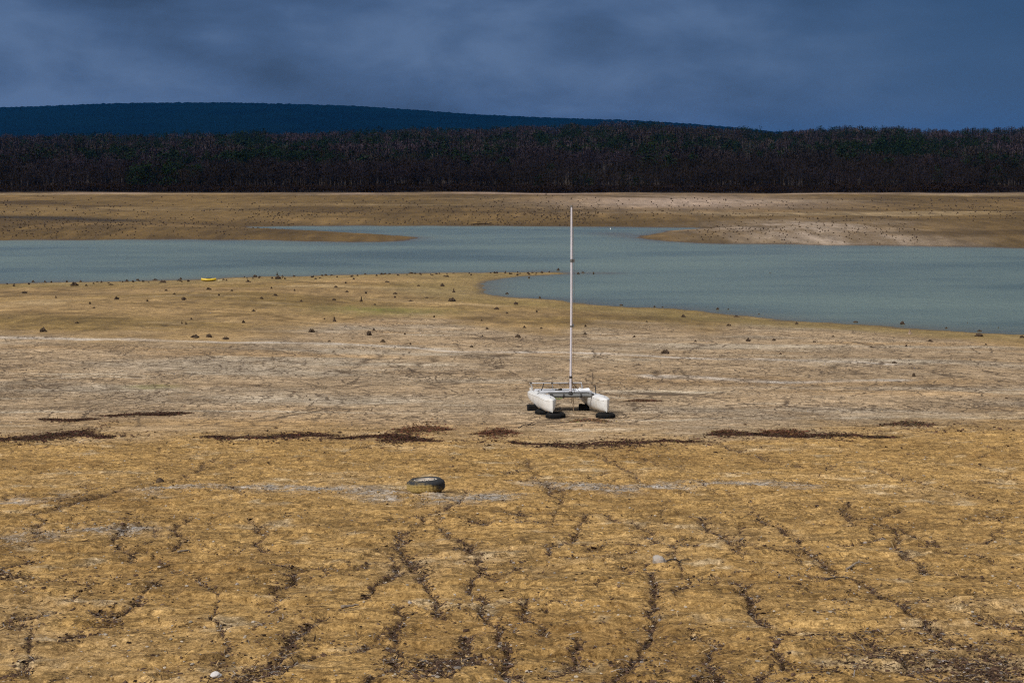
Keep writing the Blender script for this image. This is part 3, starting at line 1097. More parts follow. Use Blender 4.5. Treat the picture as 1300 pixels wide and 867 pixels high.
# ================================================================== STUMPS
def lump_mesh(seed, kind):
    """weathered stump: flared foot with root ridges, broken top; or low crumbled one"""
    rg = np.random.default_rng(seed)
    seg, rings = 14, 7
    ph = rg.uniform(0, 6.28, 4)
    V = []
    for k in range(rings):
        tt = k / (rings - 1)
        if kind == 'tall':
            r = 0.5 * (1 - tt) ** 2 + 0.26 - 0.05 * tt
            z = tt
        else:
            r = 0.5 * math.cos(tt * 1.45) + 0.03
            z = math.sin(tt * 1.57)
        for i in range(seg):
            g = 6.2832 * i / seg
            root = 0.22 * (1 - tt) * (math.cos(3 * g + ph[0]) + 0.6 * math.cos(5 * g + ph[1]))
            rr = r * (1 + root + rg.normal() * 0.17)
            zz = z + (rg.normal() * 0.16 + 0.2 * math.cos(2 * g + ph[2]) + 0.14 * math.cos(3 * g + ph[3])) * tt
            V.append((rr * math.cos(g), rr * math.sin(g), zz - 0.12 * (k == 0)))
    V.append((0, 0, (0.72 if kind == 'tall' else 0.95)))
    Fq = []
    for k in range(rings - 1):
        for i in range(seg):
            j = (i + 1) % seg
            a, b, c_, d = k * seg + i, k * seg + j, (k + 1) * seg + j, (k + 1) * seg + i
            Fq += [(a, b, c_), (a, c_, d)]
    for i in range(seg):
        Fq.append(((rings - 1) * seg + i, (rings - 1) * seg + (i + 1) % seg, len(V) - 1))
    return np.array(V), np.array(Fq)


m_stump = plain('weathered_stump_wood', (0.045, 0.030, 0.020), 0.95, var=0.5, scale=4.0, dirt=(0.15, 0.11, 0.07), dirt_amt=0.5, spec=0.1, bump=0.02)
m_stone = plain('pale_stone', (0.30, 0.27, 0.24), 0.9, var=0.35, scale=9.0, dirt=(0.20, 0.13, 0.06), dirt_amt=0.6, spec=0.2, bump=0.01)
lumps = []
for k in range(8):
    V, F3 = lump_mesh(700 + k, 'tall' if k >= 6 else 'low')
    lumps.append((V, F3, np_mesh('tree_stump', V, F3, smooth=False)))

STUMP_GROUP = 'dark stumps strewn over the dried lake bed'


def stump(px, py, wpx, hpx, var, label, m=None, name='tree_stump', cat='stump', group=STUMP_GROUP):
    g = gp(px, py)
    dist = math.hypot(g[0], g[1])
    s = dist / FPX
    o = link(name, lumps[var][2] if m is None else lumps[var][2].copy(), m_stump)
    if m is not None:
        o.data.materials.clear()
        o.data.materials.append(m)
    z = max(h1(g[0], g[1]), -0.05)
    o.location = (g[0], g[1], z)
    o.scale = (wpx * s * 0.70, wpx * s * 0.70, hpx * s * 0.76)
    o.rotation_euler = (0, 0, random.uniform(0, 6.28))
    tag(o, label, cat, group)
    return o


# noticeable ones, each with its own words
named = [
    (94.5, 363, 11, 4.5, 0, 'broad dark stump just below the waterline edge at the far left'),
    (54.7, 421.5, 11, 5.5, 1, 'dark lumpy stump above the pale wave line at the left edge'),
    (148, 380.5, 8, 4, 2, 'two-lobed dark stump nearer left between smudged mud bands'),
    (207.5, 359, 10, 3, 3, 'low wide stump left of the yellow kayak on the shore'),
    (233, 381, 5, 4, 4, 'small stump alone on tan mud below the yellow kayak'),
    (309, 410, 5, 4, 5, 'single round stump on the left flat right of two short pegs'),
    (352.5, 354.5, 10, 4, 1, 'dark stump at the waterline right of the yellow kayak'),
    (351.8, 349.5, 2.5, 5, 6, 'upright dark peg stump at the water edge right of the kayak'),
    (395.5, 422, 11, 4.5, 2, 'wide dark stump under a tall thin one on the left flat'),
    (424.5, 408, 5, 7, 7, 'tall narrow stump with a low root on the left flat'),
    (265.8, 428, 9, 5, 3, 'dark stump in the middle of three beside the pale wave line'),
    (247.5, 428.5, 12, 4, 0, 'flat dark stump at left of three beside the pale wave line'),
    (286.5, 430, 11, 3, 4, 'low dark stump at right of three beside the pale wave line'),
    (230.9, 411, 2.5, 4, 6, 'short thin peg at left of a pair on the left flat'),
    (236, 411.5, 2.5, 3.5, 7, 'short thin peg at right of a pair on the left flat'),
    (458.7, 383, 4, 7, 6, 'upright stump beside the green algae patch'),
    (468.3, 425.5, 8, 6, 5, 'jagged tall dark stump pair centre left of the mast'),
    (474.6, 420, 4, 4, 7, 'little upright stump right above a jagged dark stump'),
    (486.3, 434, 8, 3.5, 0, 'flat dark stump left of the mast on the pale flat'),
    (573.5, 382.5, 12, 4.5, 1, 'broad stump with trailing roots under the inlet tip'),
    (561.5, 363.5, 7, 4, 2, 'dark stump on the sand left of the inlet'),
    (576, 371.5, 4, 5, 6, 'small upright stump between inlet shore and broad rooted stump'),
    (655, 387, 7, 4, 3, 'stump close below the inlet shore left of the mast'),
    (657.7, 428.5, 10, 4, 4, 'wide dark stump on cracked mud left of the mast'),
    (844.5, 449.5, 14, 5.5, 5, 'largest dark stump right of the mast on pale mud'),
    (708.8, 343.5, 5, 4.5, 7, 'dark upright stump on the tip of the thin mud spit'),
    (734, 348, 5, 3, 0, 'dark wet stump standing in water right of the mast'),
    (753.5, 348, 3, 3.5, 2, 'outermost small stump standing in water right of the mast'),
    (1145.5, 411.5, 8, 4.5, 1, 'rounded dark stump at the waterline on the right'),
    (1243.5, 427, 11, 4.5, 3, 'wide dark stump on the olive bank at the right'),
    (1297, 429, 7, 3, 4, 'dark stump cut by the right edge of the photo'),
    (950, 433, 8, 4.5, 2, 'dark stump with a short root on pale mud right of the mast'),
    (1160, 477.5, 5, 4, 5, 'small square dark stump alone on grey mud at right'),
    (911, 393, 5, 3.5, 0, 'stump at the water edge right of centre'),
]
for a in named:
    stump(a[0], a[1], a[2], a[3], a[4], a[5])
small4 = [(50, 415), (122, 399), (165, 399), (245, 400), (372, 402), (407, 409), (205, 457), (345, 495), (283, 550), (674, 462), (609, 431),
          (850, 432), (803, 449), (960, 461), (930, 506), (995, 424), (1045, 389), (1080, 431), (1158, 389), (1225, 466), (1232, 419),
          (1268, 404), (1272, 436), (1105, 471), (702, 537), (1190, 536), (1208, 618), (935, 379), (663, 390), (505, 393), (570, 393), (910, 399),
          (765, 427), (640, 445), (690, 398), (90, 440), (540, 470), (330, 480), (465, 398), (1010, 450)]
small5 = [(235, 414), (208, 368), (150, 443), (148, 456), (42, 442), (75, 483), (205, 470), (265, 458), (522, 498), (560, 515), (292, 528),
          (466, 542), (680, 458), (685, 571), (623, 567), (470, 598), (185, 593), (205, 629), (430, 638), (486, 571), (668, 509), (847, 563),
          (845, 591), (1026, 602), (1072, 545), (1250, 617), (1205, 528), (978, 485), (1100, 491), (1130, 492), (838, 366), (285, 375), (100, 372),
          (560, 443), (640, 385), (340, 380), (120, 400)]
small6 = [(50, 527), (245, 527), (328, 517), (215, 500), (467, 554), (217, 560), (683, 547), (1015, 569), (1137, 579), (955, 618), (1160, 630),
          (868, 637), (383, 613), (95, 618), (530, 619), (407, 663), (825, 695), (600, 600), (740, 640)]
pts = [(a / 2.889, 220 + b / 2.889) for a, b in small4] + [(450 + a / 2.889, 220 + b / 2.889) for a, b in small5] + [(850 + a / 2.889, 220 + b / 2.889) for a, b in small6]
for i, (a, b) in enumerate(pts):
    stump(a, b, random.choice([3.2, 4, 5, 6, 8]), random.uniform(1.6, 3.2), i % 8,
          'small dark stump, one of many dotting the near mud flat below the water')
stump(1092 / 2.889 + 850, 220 + 549 / 2.889, 2.5, 2, 6, 'small dark tip poking out of the lake near the right shore, farther left')
stump(1206 / 2.889 + 850, 220 + 567 / 2.889, 3, 2.2, 6, 'small dark tip poking out of the lake near the right shore, closest to the edge')
stump(978, 347, 5, 1.2, 0, 'thin dark log tip floating in open water right of the mast')
stump(1155, 424.5, 4.5, 7, 6, 'upright pinkish boulder on the olive bank by the lake', plain('pinkish_boulder', (0.26, 0.185, 0.13), 0.9, var=0.4, scale=5), 'boulder', 'boulder', None)

# far shores: largest ones as things, the rest as one mass
far_pts = []
for i in range(420):
    px, py = RNG.uniform(860, 1165), 0
    py = RNG.uniform(284, 307)
    top = np.interp(px, [860, 920, 1000, 1100, 1165], [293, 286, 283, 283.5, 286])
    bot = np.interp(px, [860, 1165], [306, 311])
    far_pts.append((px, RNG.uniform(top, bot), 'spit'))
for i in range(2600):
    px = RNG.uniform(0, 760)
    far_pts.append((px, 284 - abs(RNG.normal()) * 11 if px > 320 else 301 - abs(RNG.normal()) * 20, 'left'))
for i in range(900):
    px = RNG.uniform(620, 1300)
    far_pts.append((px, RNG.uniform(257, 283), 'back'))
ok = []
for px, py, zone in far_pts:
    if py < 253:
        continue
    d = ray(px, py)
    ok.append((px, py, zone))
def far_ok(x, y):
    x, y = np.array([x]), np.array([y])
    return bool((~inside(x, y, LAKE) & (polydist(x, y, LAKE, True) > 1.5))[0])


cnt = {'spit': 0, 'left': 0, 'back': 0}
lim = {'spit': 85, 'left': 60, 'back': 15}
lab = {'spit': 'dark stump, one of many on the pale spit across the water at right',
       'left': 'dark stump, one of many on the brown shore across the water at left',
       'back': 'dark stump, one of a few on the brown shore behind the right spit'}
rest = []
for px, py, zone in ok:
    d = ray(px, py)
    tt = (1.3 - CAMZ) / d[2]
    g = (d[0] * tt, d[1] * tt)
    if g[1] < 195 or g[1] > 448 or not far_ok(g[0], g[1]):
        continue
    if zone != 'spit' and float(perlin(np.array([g[0] * 0.045]), np.array([g[1] * 0.035]), 211)[0]) < random.uniform(-0.75, 0.40):
        continue
    if cnt[zone] < lim[zone]:
        g = gp(px, py)
        if g[1] < 195 or g[1] > 448:
            continue
    w = random.uniform(1.2, 2.6)
    if cnt[zone] < lim[zone]:
        cnt[zone] += 1
        stump(px, py, w * 1.15, random.uniform(0.8, 1.5), random.randrange(6), lab[zone], group='dark stumps on the far shores')
    else:
        rest.append((g[0], g[1], w * g[1] / FPX, random.uniform(0.6, 1.3) * g[1] / FPX))
for i in range(150):
    k = random.randrange(0, 16)
    f_ = random.random()
    px = near_px[k][0] * (1 - f_) + near_px[k + 1][0] * f_
    py = near_px[k][1] * (1 - f_) + near_px[k + 1][1] * f_ + abs(random.gauss(0, 2.2)) + 0.2
    if k < 11:
        g = gp(px, py)
        rest.append((g[0], g[1], random.uniform(1.5, 4) * g[1] / FPX, random.uniform(0.8, 2.0) * g[1] / FPX))
rest = np.array(rest)
V, F3, I = scatter(lumps[2][0], lumps[2][1], np.stack([rest[:, 0], rest[:, 1], height(rest[:, 0], rest[:, 1])], -1),
                   RNG.uniform(0, 6.28, len(rest)), np.stack([rest[:, 2] * 0.8, rest[:, 2] * 0.8, rest[:, 3]], -1))
tag(link('stump_field', np_mesh('stump_field', V, F3, smooth=False), m_stump), 'countless tiny dark stumps and clods speckling the shores of the lake', 'stumps', kind='stuff')

# log on far shore and bird-like white buoy
g = gp(612, 286.2)
mb = MB()
mb.tube([(-2.2, 0, 0.15), (-0.8, 0.2, 0.28), (0.9, 0.0, 0.25), (2.3, -0.2, 0.12)], [0.08, 0.13, 0.12, 0.06], 8)
mb.tube([(0.6, 0, 0.3), (0.9, 0.1, 0.7)], [0.1, 0.05], 6)
o = mb.build('log', m_stump)
o.location = (g[0], g[1], h1(g[0], g[1]) + 0.05)
tag(o, 'dark log lying on the far shoreline left of the mast', 'log')
m_white = plain('white_plastic', (0.72, 0.72, 0.70), 0.4, var=0.06)
g = on_water(775, 291)
bo = empty('buoy', (g[0], g[1], 0))
tag(bo, 'tiny white buoy floating near the far shore right of the mast', 'buoy')
mb = MB()
mb.lathe([(0.0, -0.1), (0.08, -0.07), (0.11, 0.03), (0.08, 0.12), (0.03, 0.16), (0.0, 0.16)], 14)
mb.build('float', m_white, bo)
mb = MB()
mb.tube([(0, 0, 0.15), (0, 0, 0.26)], 0.015, 6)
mb.build('stem', m_white, bo)

# ================================================================== YELLOW KAYAK
m_yellow = plain('yellow_plastic', (0.50, 0.34, 0.012), 0.45, var=0.12, scale=3)
m_cream = plain('faded_cream_plastic', (0.50, 0.40, 0.20), 0.5, var=0.1)
m_black = plain('black_rubber', (0.018, 0.018, 0.019), 0.75, var=0.4, scale=14, dirt=(0.09, 0.07, 0.045), dirt_amt=0.35)
g = gp(265, 357.3)
ky = empty('kayak', (g[0], g[1], h1(g[0], g[1])), (0, 0, R(4)))
tag(ky, 'small yellow kayak lying on the near shoreline at left', 'kayak')


def loft(L, secs, n):
    vs, fs = [], []
    m = len(secs(0.5))
    for i in range(n + 1):
        s = i / n
        for (yy, zz) in secs(s):
            vs.append(((s - 0.5) * L, yy, zz))
    for i in range(n):
        for k in range(m):
            q = (k + 1) % m
            fs.append((i * m + k, (i + 1) * m + k, (i + 1) * m + q, i * m + q))
    fs.append(tuple(range(m)))
    fs.append(tuple(n * m + k for k in range(m - 1, -1, -1)))
    return vs, fs


def ksec(s):
    w = 0.30 * math.sin(math.pi * min(max(s, 0.02), 0.98)) ** 0.7
    b = 0.10 * abs(2 * s - 1) ** 3
    tp = 0.30 + 0.05 * abs(2 * s - 1) ** 2
    return [(math.cos(a) * w, (b + tp) / 2 + math.sin(a) * (tp - b) / 2) for a in np.linspace(0, 2 * math.pi, 14, endpoint=False)]


mb = MB()
mb.add(*loft(1.55, ksec, 18))
mb.build('hull', m_yellow, ky)
mb = MB()
mb.lathe([(0.18, 0.28), (0.21, 0.315), (0.19, 0.335), (0.16, 0.315), (0.12, 0.29), (0.0, 0.28)], 18)
o = mb.build('cockpit', m_black, ky)
o.scale = (1.5, 0.9, 1)
mb = MB()
mb.box((1.2, -0.1, 0.07), (0.5, 0.3, 0.12), (0, 0, 0.2), 0.04)
o = mb.build('paddle_float', m_cream)
o.parent = ky

# ================================================================== CATAMARAN
m_hull = plain('worn_white_gelcoat', (0.66, 0.655, 0.64), 0.38, var=0.06, scale=2.5, dirt=(0.40, 0.34, 0.25), dirt_amt=0.5)
m_alu = plain('dull_aluminium', (0.56, 0.57, 0.60), 0.42, 0.55, var=0.12, scale=6)
m_mast = plain('silver_mast', (0.66, 0.64, 0.70), 0.45, 0.3, var=0.06, scale=3)
m_beam = plain('dark_grey_beam', (0.16, 0.16, 0.155), 0.5, 0.3, var=0.2, scale=6)
m_cloth = plain('trampoline_mesh', (0.07, 0.075, 0.085), 0.85, var=0.3, scale=20)
m_rope = plain('frayed_rope', (0.13, 0.085, 0.045), 0.95, var=0.3, scale=20)
m_green = plain('green_strap', (0.12, 0.20, 0.05), 0.8, var=0.2)

LB = 4.0            # hull length
SP = 1.70           # hull spacing
RIDE = 0.105         # keel height above the ground (on the tyres)
gb = gp(725, 526.5)
gm = gp(725, 521.0)
slope = math.atan2(h1(gb[0], gb[1] + 3.5) - h1(gb[0], gb[1] - 0.3), 3.8)
YAW = R(8)
boat = empty('catamaran', (gb[0] + 0.09, gb[1], h1(gb[0], gb[1])), (0, 0, 0))
boat.rotation_euler = (Matrix.Rotation(slope - 0.022, 4, 'X') @ Matrix.Rotation(YAW, 4, 'Z')).to_euler()
tag(boat, 'white catamaran with a bare mast and no sail, beached on cracked mud', 'catamaran')
# local: bow tips at y = -1.0, stern at y = 3.0


def hull_sec(s):
    """s = 0 bow .. 1 stern: half section (x, z) down the right side"""
    w = 0.205 * (1 - (1 - min(s / 0.28, 1)) ** 3.0) + 0.010
    w *= 1 - 0.20 * max(0, (s - 0.6) / 0.4) ** 2
    top = 0.405 + 0.055 * sstep(0.0, 0.34, np.float64(s)) - 0.01 * s
    kl = 0.02 * (1 - s / 0.15 if s < 0.15 else 0) + 0.17 * max(0, (s - 0.45) / 0.55) ** 1.6
    h = top - kl
    half = [(0.0, top + 0.035 * min(1, w / 0.1)), (w * 0.62, top + 0.022 * min(1, w / 0.1)), (w * 0.93, top), (w, top - 0.035), (w * 0.99, kl + h * 0.60), (w * 0.93, kl + h * 0.36),
            (w * 0.74, kl + h * 0.16), (w * 0.40, kl + h * 0.04), (0.0, kl)]
    return half


def make_hull(cx):
    vs, fs = [], []
    n = 36
    for i in range(n + 1):
        s = (i / n) ** 1.25
        half = hull_sec(s)
        ring = half + [(-a, b) for a, b in half[-2:0:-1]]
        m = len(ring)
        for a, b in ring:
            vs.append((cx + a, -1.0 + s * LB, b + RIDE))
    for i in range(n):
        for k in range(m):
            q = (k + 1) % m
            fs.append((i * m + k, i * m + q, (i + 1) * m + q, (i + 1) * m + k))
    fs.append(tuple(range(m - 1, -1, -1)))
    fs.append(tuple(n * m + k for k in range(m)))
    mb = MB()
    mb.add(vs, fs)
    return mb


def top_at(y):
    return hull_sec((y + 1) / LB)[0][1] + RIDE


YF, YR = 0.35, 2.25      # front and rear cross beams
for sx in (-1, 1):
    h = make_hull(sx * SP / 2).build('hull', m_hull, boat)
    # rubbing strake along the gunwale
    for s2 in (-1, 1):
        mb = MB()
        mb.tube([(sx * SP / 2 + s2 * (hull_sec(s)[3][0] + 0.004), -1 + s * LB, hull_sec(s)[3][1] + RIDE) for s in np.linspace(0.03, 0.99, 26)], 0.008, 6)
        mb.build('gunwale_strip', m_hull, h)
    mb = MB()
    mb.tube([(sx * SP / 2, -0.55, top_at(-0.55)), (sx * SP / 2, -0.58, top_at(-0.55) + 0.05), (sx * SP / 2, -0.66, top_at(-0.66) + 0.05), (sx * SP / 2, -0.68, top_at(-0.66))], 0.008, 6)
    mb.build('bow_eye', m_alu, h)
    # dark lashing looped over the deck
    ys = 1.15 if sx < 0 else 0.75
    x0 = sx * SP / 2 - 0.02
    w = 0.175
    mb = MB()
    t0 = top_at(ys)
    lash = [(x0 + 0.10, ys + 0.05, t0 + 0.32), (x0 + 0.05, ys + 0.03, t0 + 0.16), (x0 - 0.02, ys, t0 + 0.02), (x0 - 0.10, ys - 0.02, t0 - 0.0), (x0 - w + 0.012, ys - 0.05, t0 - 0.08), (x0 - w + 0.0, ys - 0.07, t0 - 0.24)] if sx < 0 else \
           [(x0 + 0.02, ys, t0 - 0.01), (x0 + 0.02, ys + 0.01, t0 + 0.13), (x0 + 0.0, ys + 0.02, t0 + 0.27)]
    mb.tube(lash, 0.016, 6)
    mb.build('lashing', m_black, h)

zf = top_at(YF) + 0.015
zr = top_at(YR) + 0.045
# front beam between the hulls with black sleeves
xa = SP / 2 - 0.20
mb = MB()
mb.tube([(-xa, YF, zf - 0.05), (xa, YF, zf - 0.05)], 0.058, 14)
fbm_o = mb.build('front_beam', m_beam, boat)
for x in (-xa - 0.01, -0.27, 0.29, xa + 0.01):
    mb = MB()
    w = 0.025 if abs(x) < 0.5 else 0.035
    mb.tube([(x - w, YF, zf - 0.05), (x + w, YF, zf - 0.05)], 0.068 if abs(x) < 0.5 else 0.078, 14)
    mb.build('sleeve', m_black, fbm_o)
# beam bearers reaching out onto the decks
for sx in (-1, 1):
    mb = MB()
    mb.box((sx * (SP / 2 - 0.04), YF, zf - 0.02), (0.20, 0.10, 0.045), None, 0.01)
    mb.build('beam_saddle', m_alu, fbm_o)
mb = MB()
mb.tube([(-SP / 2 - 0.05, YR, zr), (SP / 2 + 0.05, YR, zr)], 0.042, 12)
rb = mb.build('rear_beam', m_alu, boat)
for sx in (-1, 1):
    mb = MB()
    mb.box((sx * SP / 2, YR, zr - 0.025), (0.16, 0.13, 0.05), None, 0.01)
    mb.build('beam_saddle', m_alu, rb)
# second cross bar the trampoline is laced to
mb = MB()
mb.tube([(-SP / 2 - 0.10, YF + 0.60, top_at(YF + 0.6) + 0.055), (SP / 2 - 0.13, YF + 0.60, top_at(YF + 0.6) + 0.055)], 0.045, 12)
mb.build('cross_bar', m_alu, boat)
for sx in (-1, 1):
    mb = MB()
    xx = sx * (SP / 2 - 0.10)
    mb.tube([(xx, YF + 0.66, zf + 0.04), (xx, YR - 0.05, zr + 0.02)], 0.028, 10)
    mb.build('side_rail', m_alu, boat)
# trampoline
vs, fs = [], []
nx, ny = 12, 10
for th in (0, 1):
    for j in range(ny + 1):
        for i in range(nx + 1):
            a, b = i / nx, j / ny
            sag = -0.06 * math.sin(math.pi * a) * math.sin(math.pi * b)
            vs.append(((a - 0.5) * (SP - 0.26), YF + 0.66 + b * (YR - YF - 0.72), zf + 0.03 + sag - th * 0.006))
n1_ = (nx + 1) * (ny + 1)
for j in range(ny):
    for i in range(nx):
        a = j * (nx + 1) + i
        fs.append((a, a + 1, a + nx + 2, a + nx + 1))
        fs.append((n1_ + a, n1_ + a + nx + 1, n1_ + a + nx + 2, n1_ + a + 1))
mb = MB()
mb.add(vs, fs)
mb.build('trampoline', m_cloth, boat)
# dark front apron hanging from the cross bar
mb = MB()
mb.box((-0.02, YF + 0.545, zf - 0.005), (SP - 0.42, 0.012, 0.07), None, 0)
mb.build('apron', m_beam, boat)

# mast (vertical in the world)
mast_base = Vector((-0.045, YF, zf + 0.012))
Mb = Matrix.Translation(Vector(boat.location)) @ boat.rotation_euler.to_matrix().to_4x4()
wb = Mb @ mast_base
dtop = ray(725.6, 262.0)
tt = wb.y / dtop[1]
wt_ = Vector((dtop[0] * tt, wb.y, CAMZ + dtop[2] * tt))
lt = Mb.inverted() @ wt_
prof = []
N = 14
for i in range(N + 1):
    prof.append(mast_base.lerp(lt, i / N) + Vector((0.012 * math.sin(i / N * math.pi), 0, 0)))
mb = MB()
mb.tube(prof, [0.036] * (N - 3) + [0.034, 0.032, 0.030, 0.026], 14)
mast = mb.build('mast', m_mast, boat)
mb = MB()
mb.lathe([(0, 0), (0.075, 0), (0.08, 0.03), (0.06, 0.055), (0.058, 0.09), (0, 0.09)], 14)
o = mb.build('mast_foot', m_black, mast)
o.location = mast_base - Vector((0, 0, 0.014))


def along(t):
    return mast_base.lerp(lt, t) + Vector((0.012 * math.sin(t * math.pi), 0, 0))


for tpos, r, hgt_, nm, mm in ((0.085, 0.048, 0.07, 'mast_collar', m_black), (0.705, 0.044, 0.10, 'hound_fitting', m_beam), (0.995, 0.034, 0.06, 'mast_cap', m_beam), (0.36, 0.044, 0.05, 'cleat_band', m_beam)):
    a, b = along(tpos), along(tpos) + (lt - mast_base).normalized() * hgt_
    mb = MB()
    mb.tube([a, b], r, 12)
    if nm in ('hound_fitting', 'cleat_band'):
        mb.box(a + Vector((0.06, 0, 0.05)), (0.07, 0.03, 0.10), None, 0)
    mb.build(nm, mm, mast)
mb = MB()
hp = [along(0.99) + Vector((0.055, -0.02, 0)), along(0.7) + Vector((0.075, -0.03, 0)), along(0.4) + Vector((0.085, -0.04, 0)), along(0.12) + Vector((0.06, -0.05, 0)), along(0.05) + Vector((0.05, -0.04, 0))]
mb.tube(hp, 0.005, 5)
mb.build('halyard', m_rope, mast)
# rope hanging from the mast step and trailing on the mud
inv = Mb.inverted()


def rope_pt(x, y, up):
    w = Mb @ Vector((x, y, 0))
    return inv @ Vector((w.x, w.y, h1(w.x, w.y) + up))


mb = MB()
mb.tube([(0.02, YF - 0.05, zf - 0.1), (0.035, YF - 0.07, zf - 0.3), (0.02, YF - 0.06, 0.30), rope_pt(0.03, YF - 0.12, 0.1), rope_pt(0.06, YF - 0.25, 0.02), rope_pt(0.17, YF - 0.40, 0.02),
         rope_pt(0.26, YF - 0.62, 0.02), rope_pt(0.33, YF - 0.60, 0.02)], 0.016, 6)
mb.tube([(-0.01, YF - 0.05, zf - 0.1), (-0.03, YF - 0.06, 0.42), (-0.02, YF - 0.06, 0.34)], 0.010, 6)
mb.build('hanging_rope', m_rope, boat)
# bridle wires and thin lines on the tramp
mb = MB()
mb.tube([(-xa + 0.1, YF - 0.05, zf - 0.12), (-0.42, YF - 0.05, zf - 0.15), (-0.32, YF - 0.05, zf - 0.11)], 0.014, 6)
mb.build('strap', m_green, boat)
for dx, dy in ((0.16, 0.5), (0.34, 0.62), (-0.36, 0.9)):
    mb = MB()
    p0 = along(0.065) + Vector((0.04 if dx > 0 else -0.04, 0, 0))
    mb.tube([p0, Vector((dx * 1.1, YF + dy, zf + 0.02))], 0.008, 5)
    mb.build('line', m_rope, boat)
# coil of lines on the trampoline
mb = MB()
cp = [(-0.27 + 0.10 * math.cos(a) * (1 + 0.2 * math.sin(3 * a)), YF + 0.9 + 0.12 * math.sin(a), zf + 0.05 + 0.015 * a / 3) for a in np.linspace(0, 14, 50)]
mb.tube(cp, 0.014, 5)
mb.build('coiled_line', m_black, boat)
# rudders kicked up, tiller arms and connecting bar
zt = zr + 0.10
for sx in (-1, 1):
    xx = sx * SP / 2
    rd = MB()
    rd.add(*(lambda vf: ([(xx + p[1] * 0.10, 3.05 + p[0] * 0.9 + 0.25, p[2] + zr - 0.10) for p in vf[0]], vf[1]))(
        loft(0.62, lambda s: [(math.cos(a) * 0.16, math.sin(a) * (0.09 - 0.035 * s) + s * 0.06) for a in np.linspace(0, 6.283, 10, endpoint=False)], 6)))
    ro = rd.build('rudder', m_hull, boat)
    mb = MB()
    mb.box((xx, 3.03, zr - 0.10), (0.05, 0.10, 0.20), None, 0.008)
    mb.build('rudder_stock', m_alu, ro)
    mb = MB()
    mb.tube([(xx, 3.0, zr - 0.02), (xx - 0.10, 2.62, zt + 0.04), (xx - 0.18, 2.35, zt + 0.13)], [0.03, 0.026, 0.022], 8)
    mb.build('tiller_arm', m_hull if sx < 0 else m_alu, boat)
mb = MB()
mb.tube([(-SP / 2 - 0.18, 2.35, zt + 0.13), (SP / 2 - 0.18, 2.35, zt + 0.13)], 0.014, 8)
tb = mb.build('tiller_bar', m_alu, boat)
for x, mm in ((-SP / 2 - 0.16, m_black), (-0.30, m_black)):
    mb = MB()
    mb.tube([(x - 0.03, 2.35, zt + 0.13), (x + 0.03, 2.35, zt + 0.13)], 0.028, 8)
    mb.build('bar_joint', mm, tb)
mb = MB()
mb.tube([(-0.30, 2.35, zt + 0.13), (-0.34, 2.0, zt - 0.02), (-0.36, 1.7, zr + 0.0)], 0.010, 6)
mb.build('tiller_extension', m_beam, boat)

# white folded cloth on the trampoline
w = Mb @ Vector((0.52, YF + 0.90, zf + 0.0))
mb = MB()
mb.add(*loft(0.42, lambda s: [(math.cos(a) * (0.12 + 0.02 * math.sin(7 * s)), 0.075 + math.sin(a) * (0.05 + 0.018 * math.sin(5 * s + a * 2))) for a in np.linspace(0, 6.283, 14, endpoint=False)], 12))
o = mb.build('folded_cloth', plain('white_sailcloth', (0.68, 0.70, 0.72), 0.7, var=0.1))
o.location = w
o.rotation_euler = (slope, 0, YAW)
tag(o, 'white folded cloth lying on the trampoline beside the mast', 'cloth')

# ------------------------------------------------------------------ tyres
m_tyre, t = mat('old_tyre_rubber')
co = t.coord()
f1, _ = t.noise(co, 9, 6, 0.65)
f2, _ = t.noise(t.mapping(co, (1, 1, 2.5)), 5, 6, 0.7)
c = t.mix(f1, (0.004, 0.005, 0.006), (0.018, 0.020, 0.023))
sep = t.node('ShaderNodeSeparateXYZ')
t.link(co, sep.inputs[0])
mud = t.math('ADD', t.framp(sep.outputs['Z'], 0.12, 0.172, 1.2, 0), t.framp(f2, 0.3, 0.7, -0.45, 0.5))
mudx = t.math('ADD', mud, t.framp(sep.outputs['X'], 0.04, 0.28, 0, -1.1))
t.setin(t.bsdf.inputs['Base Color'], t.mix(t.math('MULTIPLY', t.math('MAXIMUM', t.math('MINIMUM', mudx, 1.0), 0.0), 0.9), c, t.mix(f1, (0.22, 0.148, 0.036), (0.44, 0.31, 0.10))))
t.bsdf.inputs['Roughness'].default_value = 0.85
t.setin(t.bsdf.inputs['Normal'], t.bump(f1, 0.5, 0.01))
m_rim = plain('dusty_steel_rim', (0.36, 0.33, 0.29), 0.7, 0.2, var=0.2, scale=12, dirt=(0.16, 0.10, 0.06), dirt_amt=0.7)
m_silt = plain('dried_silt', (0.42, 0.36, 0.29), 0.95, var=0.25, scale=10, dirt=(0.24, 0.17, 0.09), dirt_amt=0.5, bump=0.02)
m_dtyre = plain('black_tyre_rubber', (0.007, 0.007, 0.0075), 0.9, var=0.5, scale=10, dirt=(0.03, 0.024, 0.016), dirt_amt=0.25, spec=0.15)


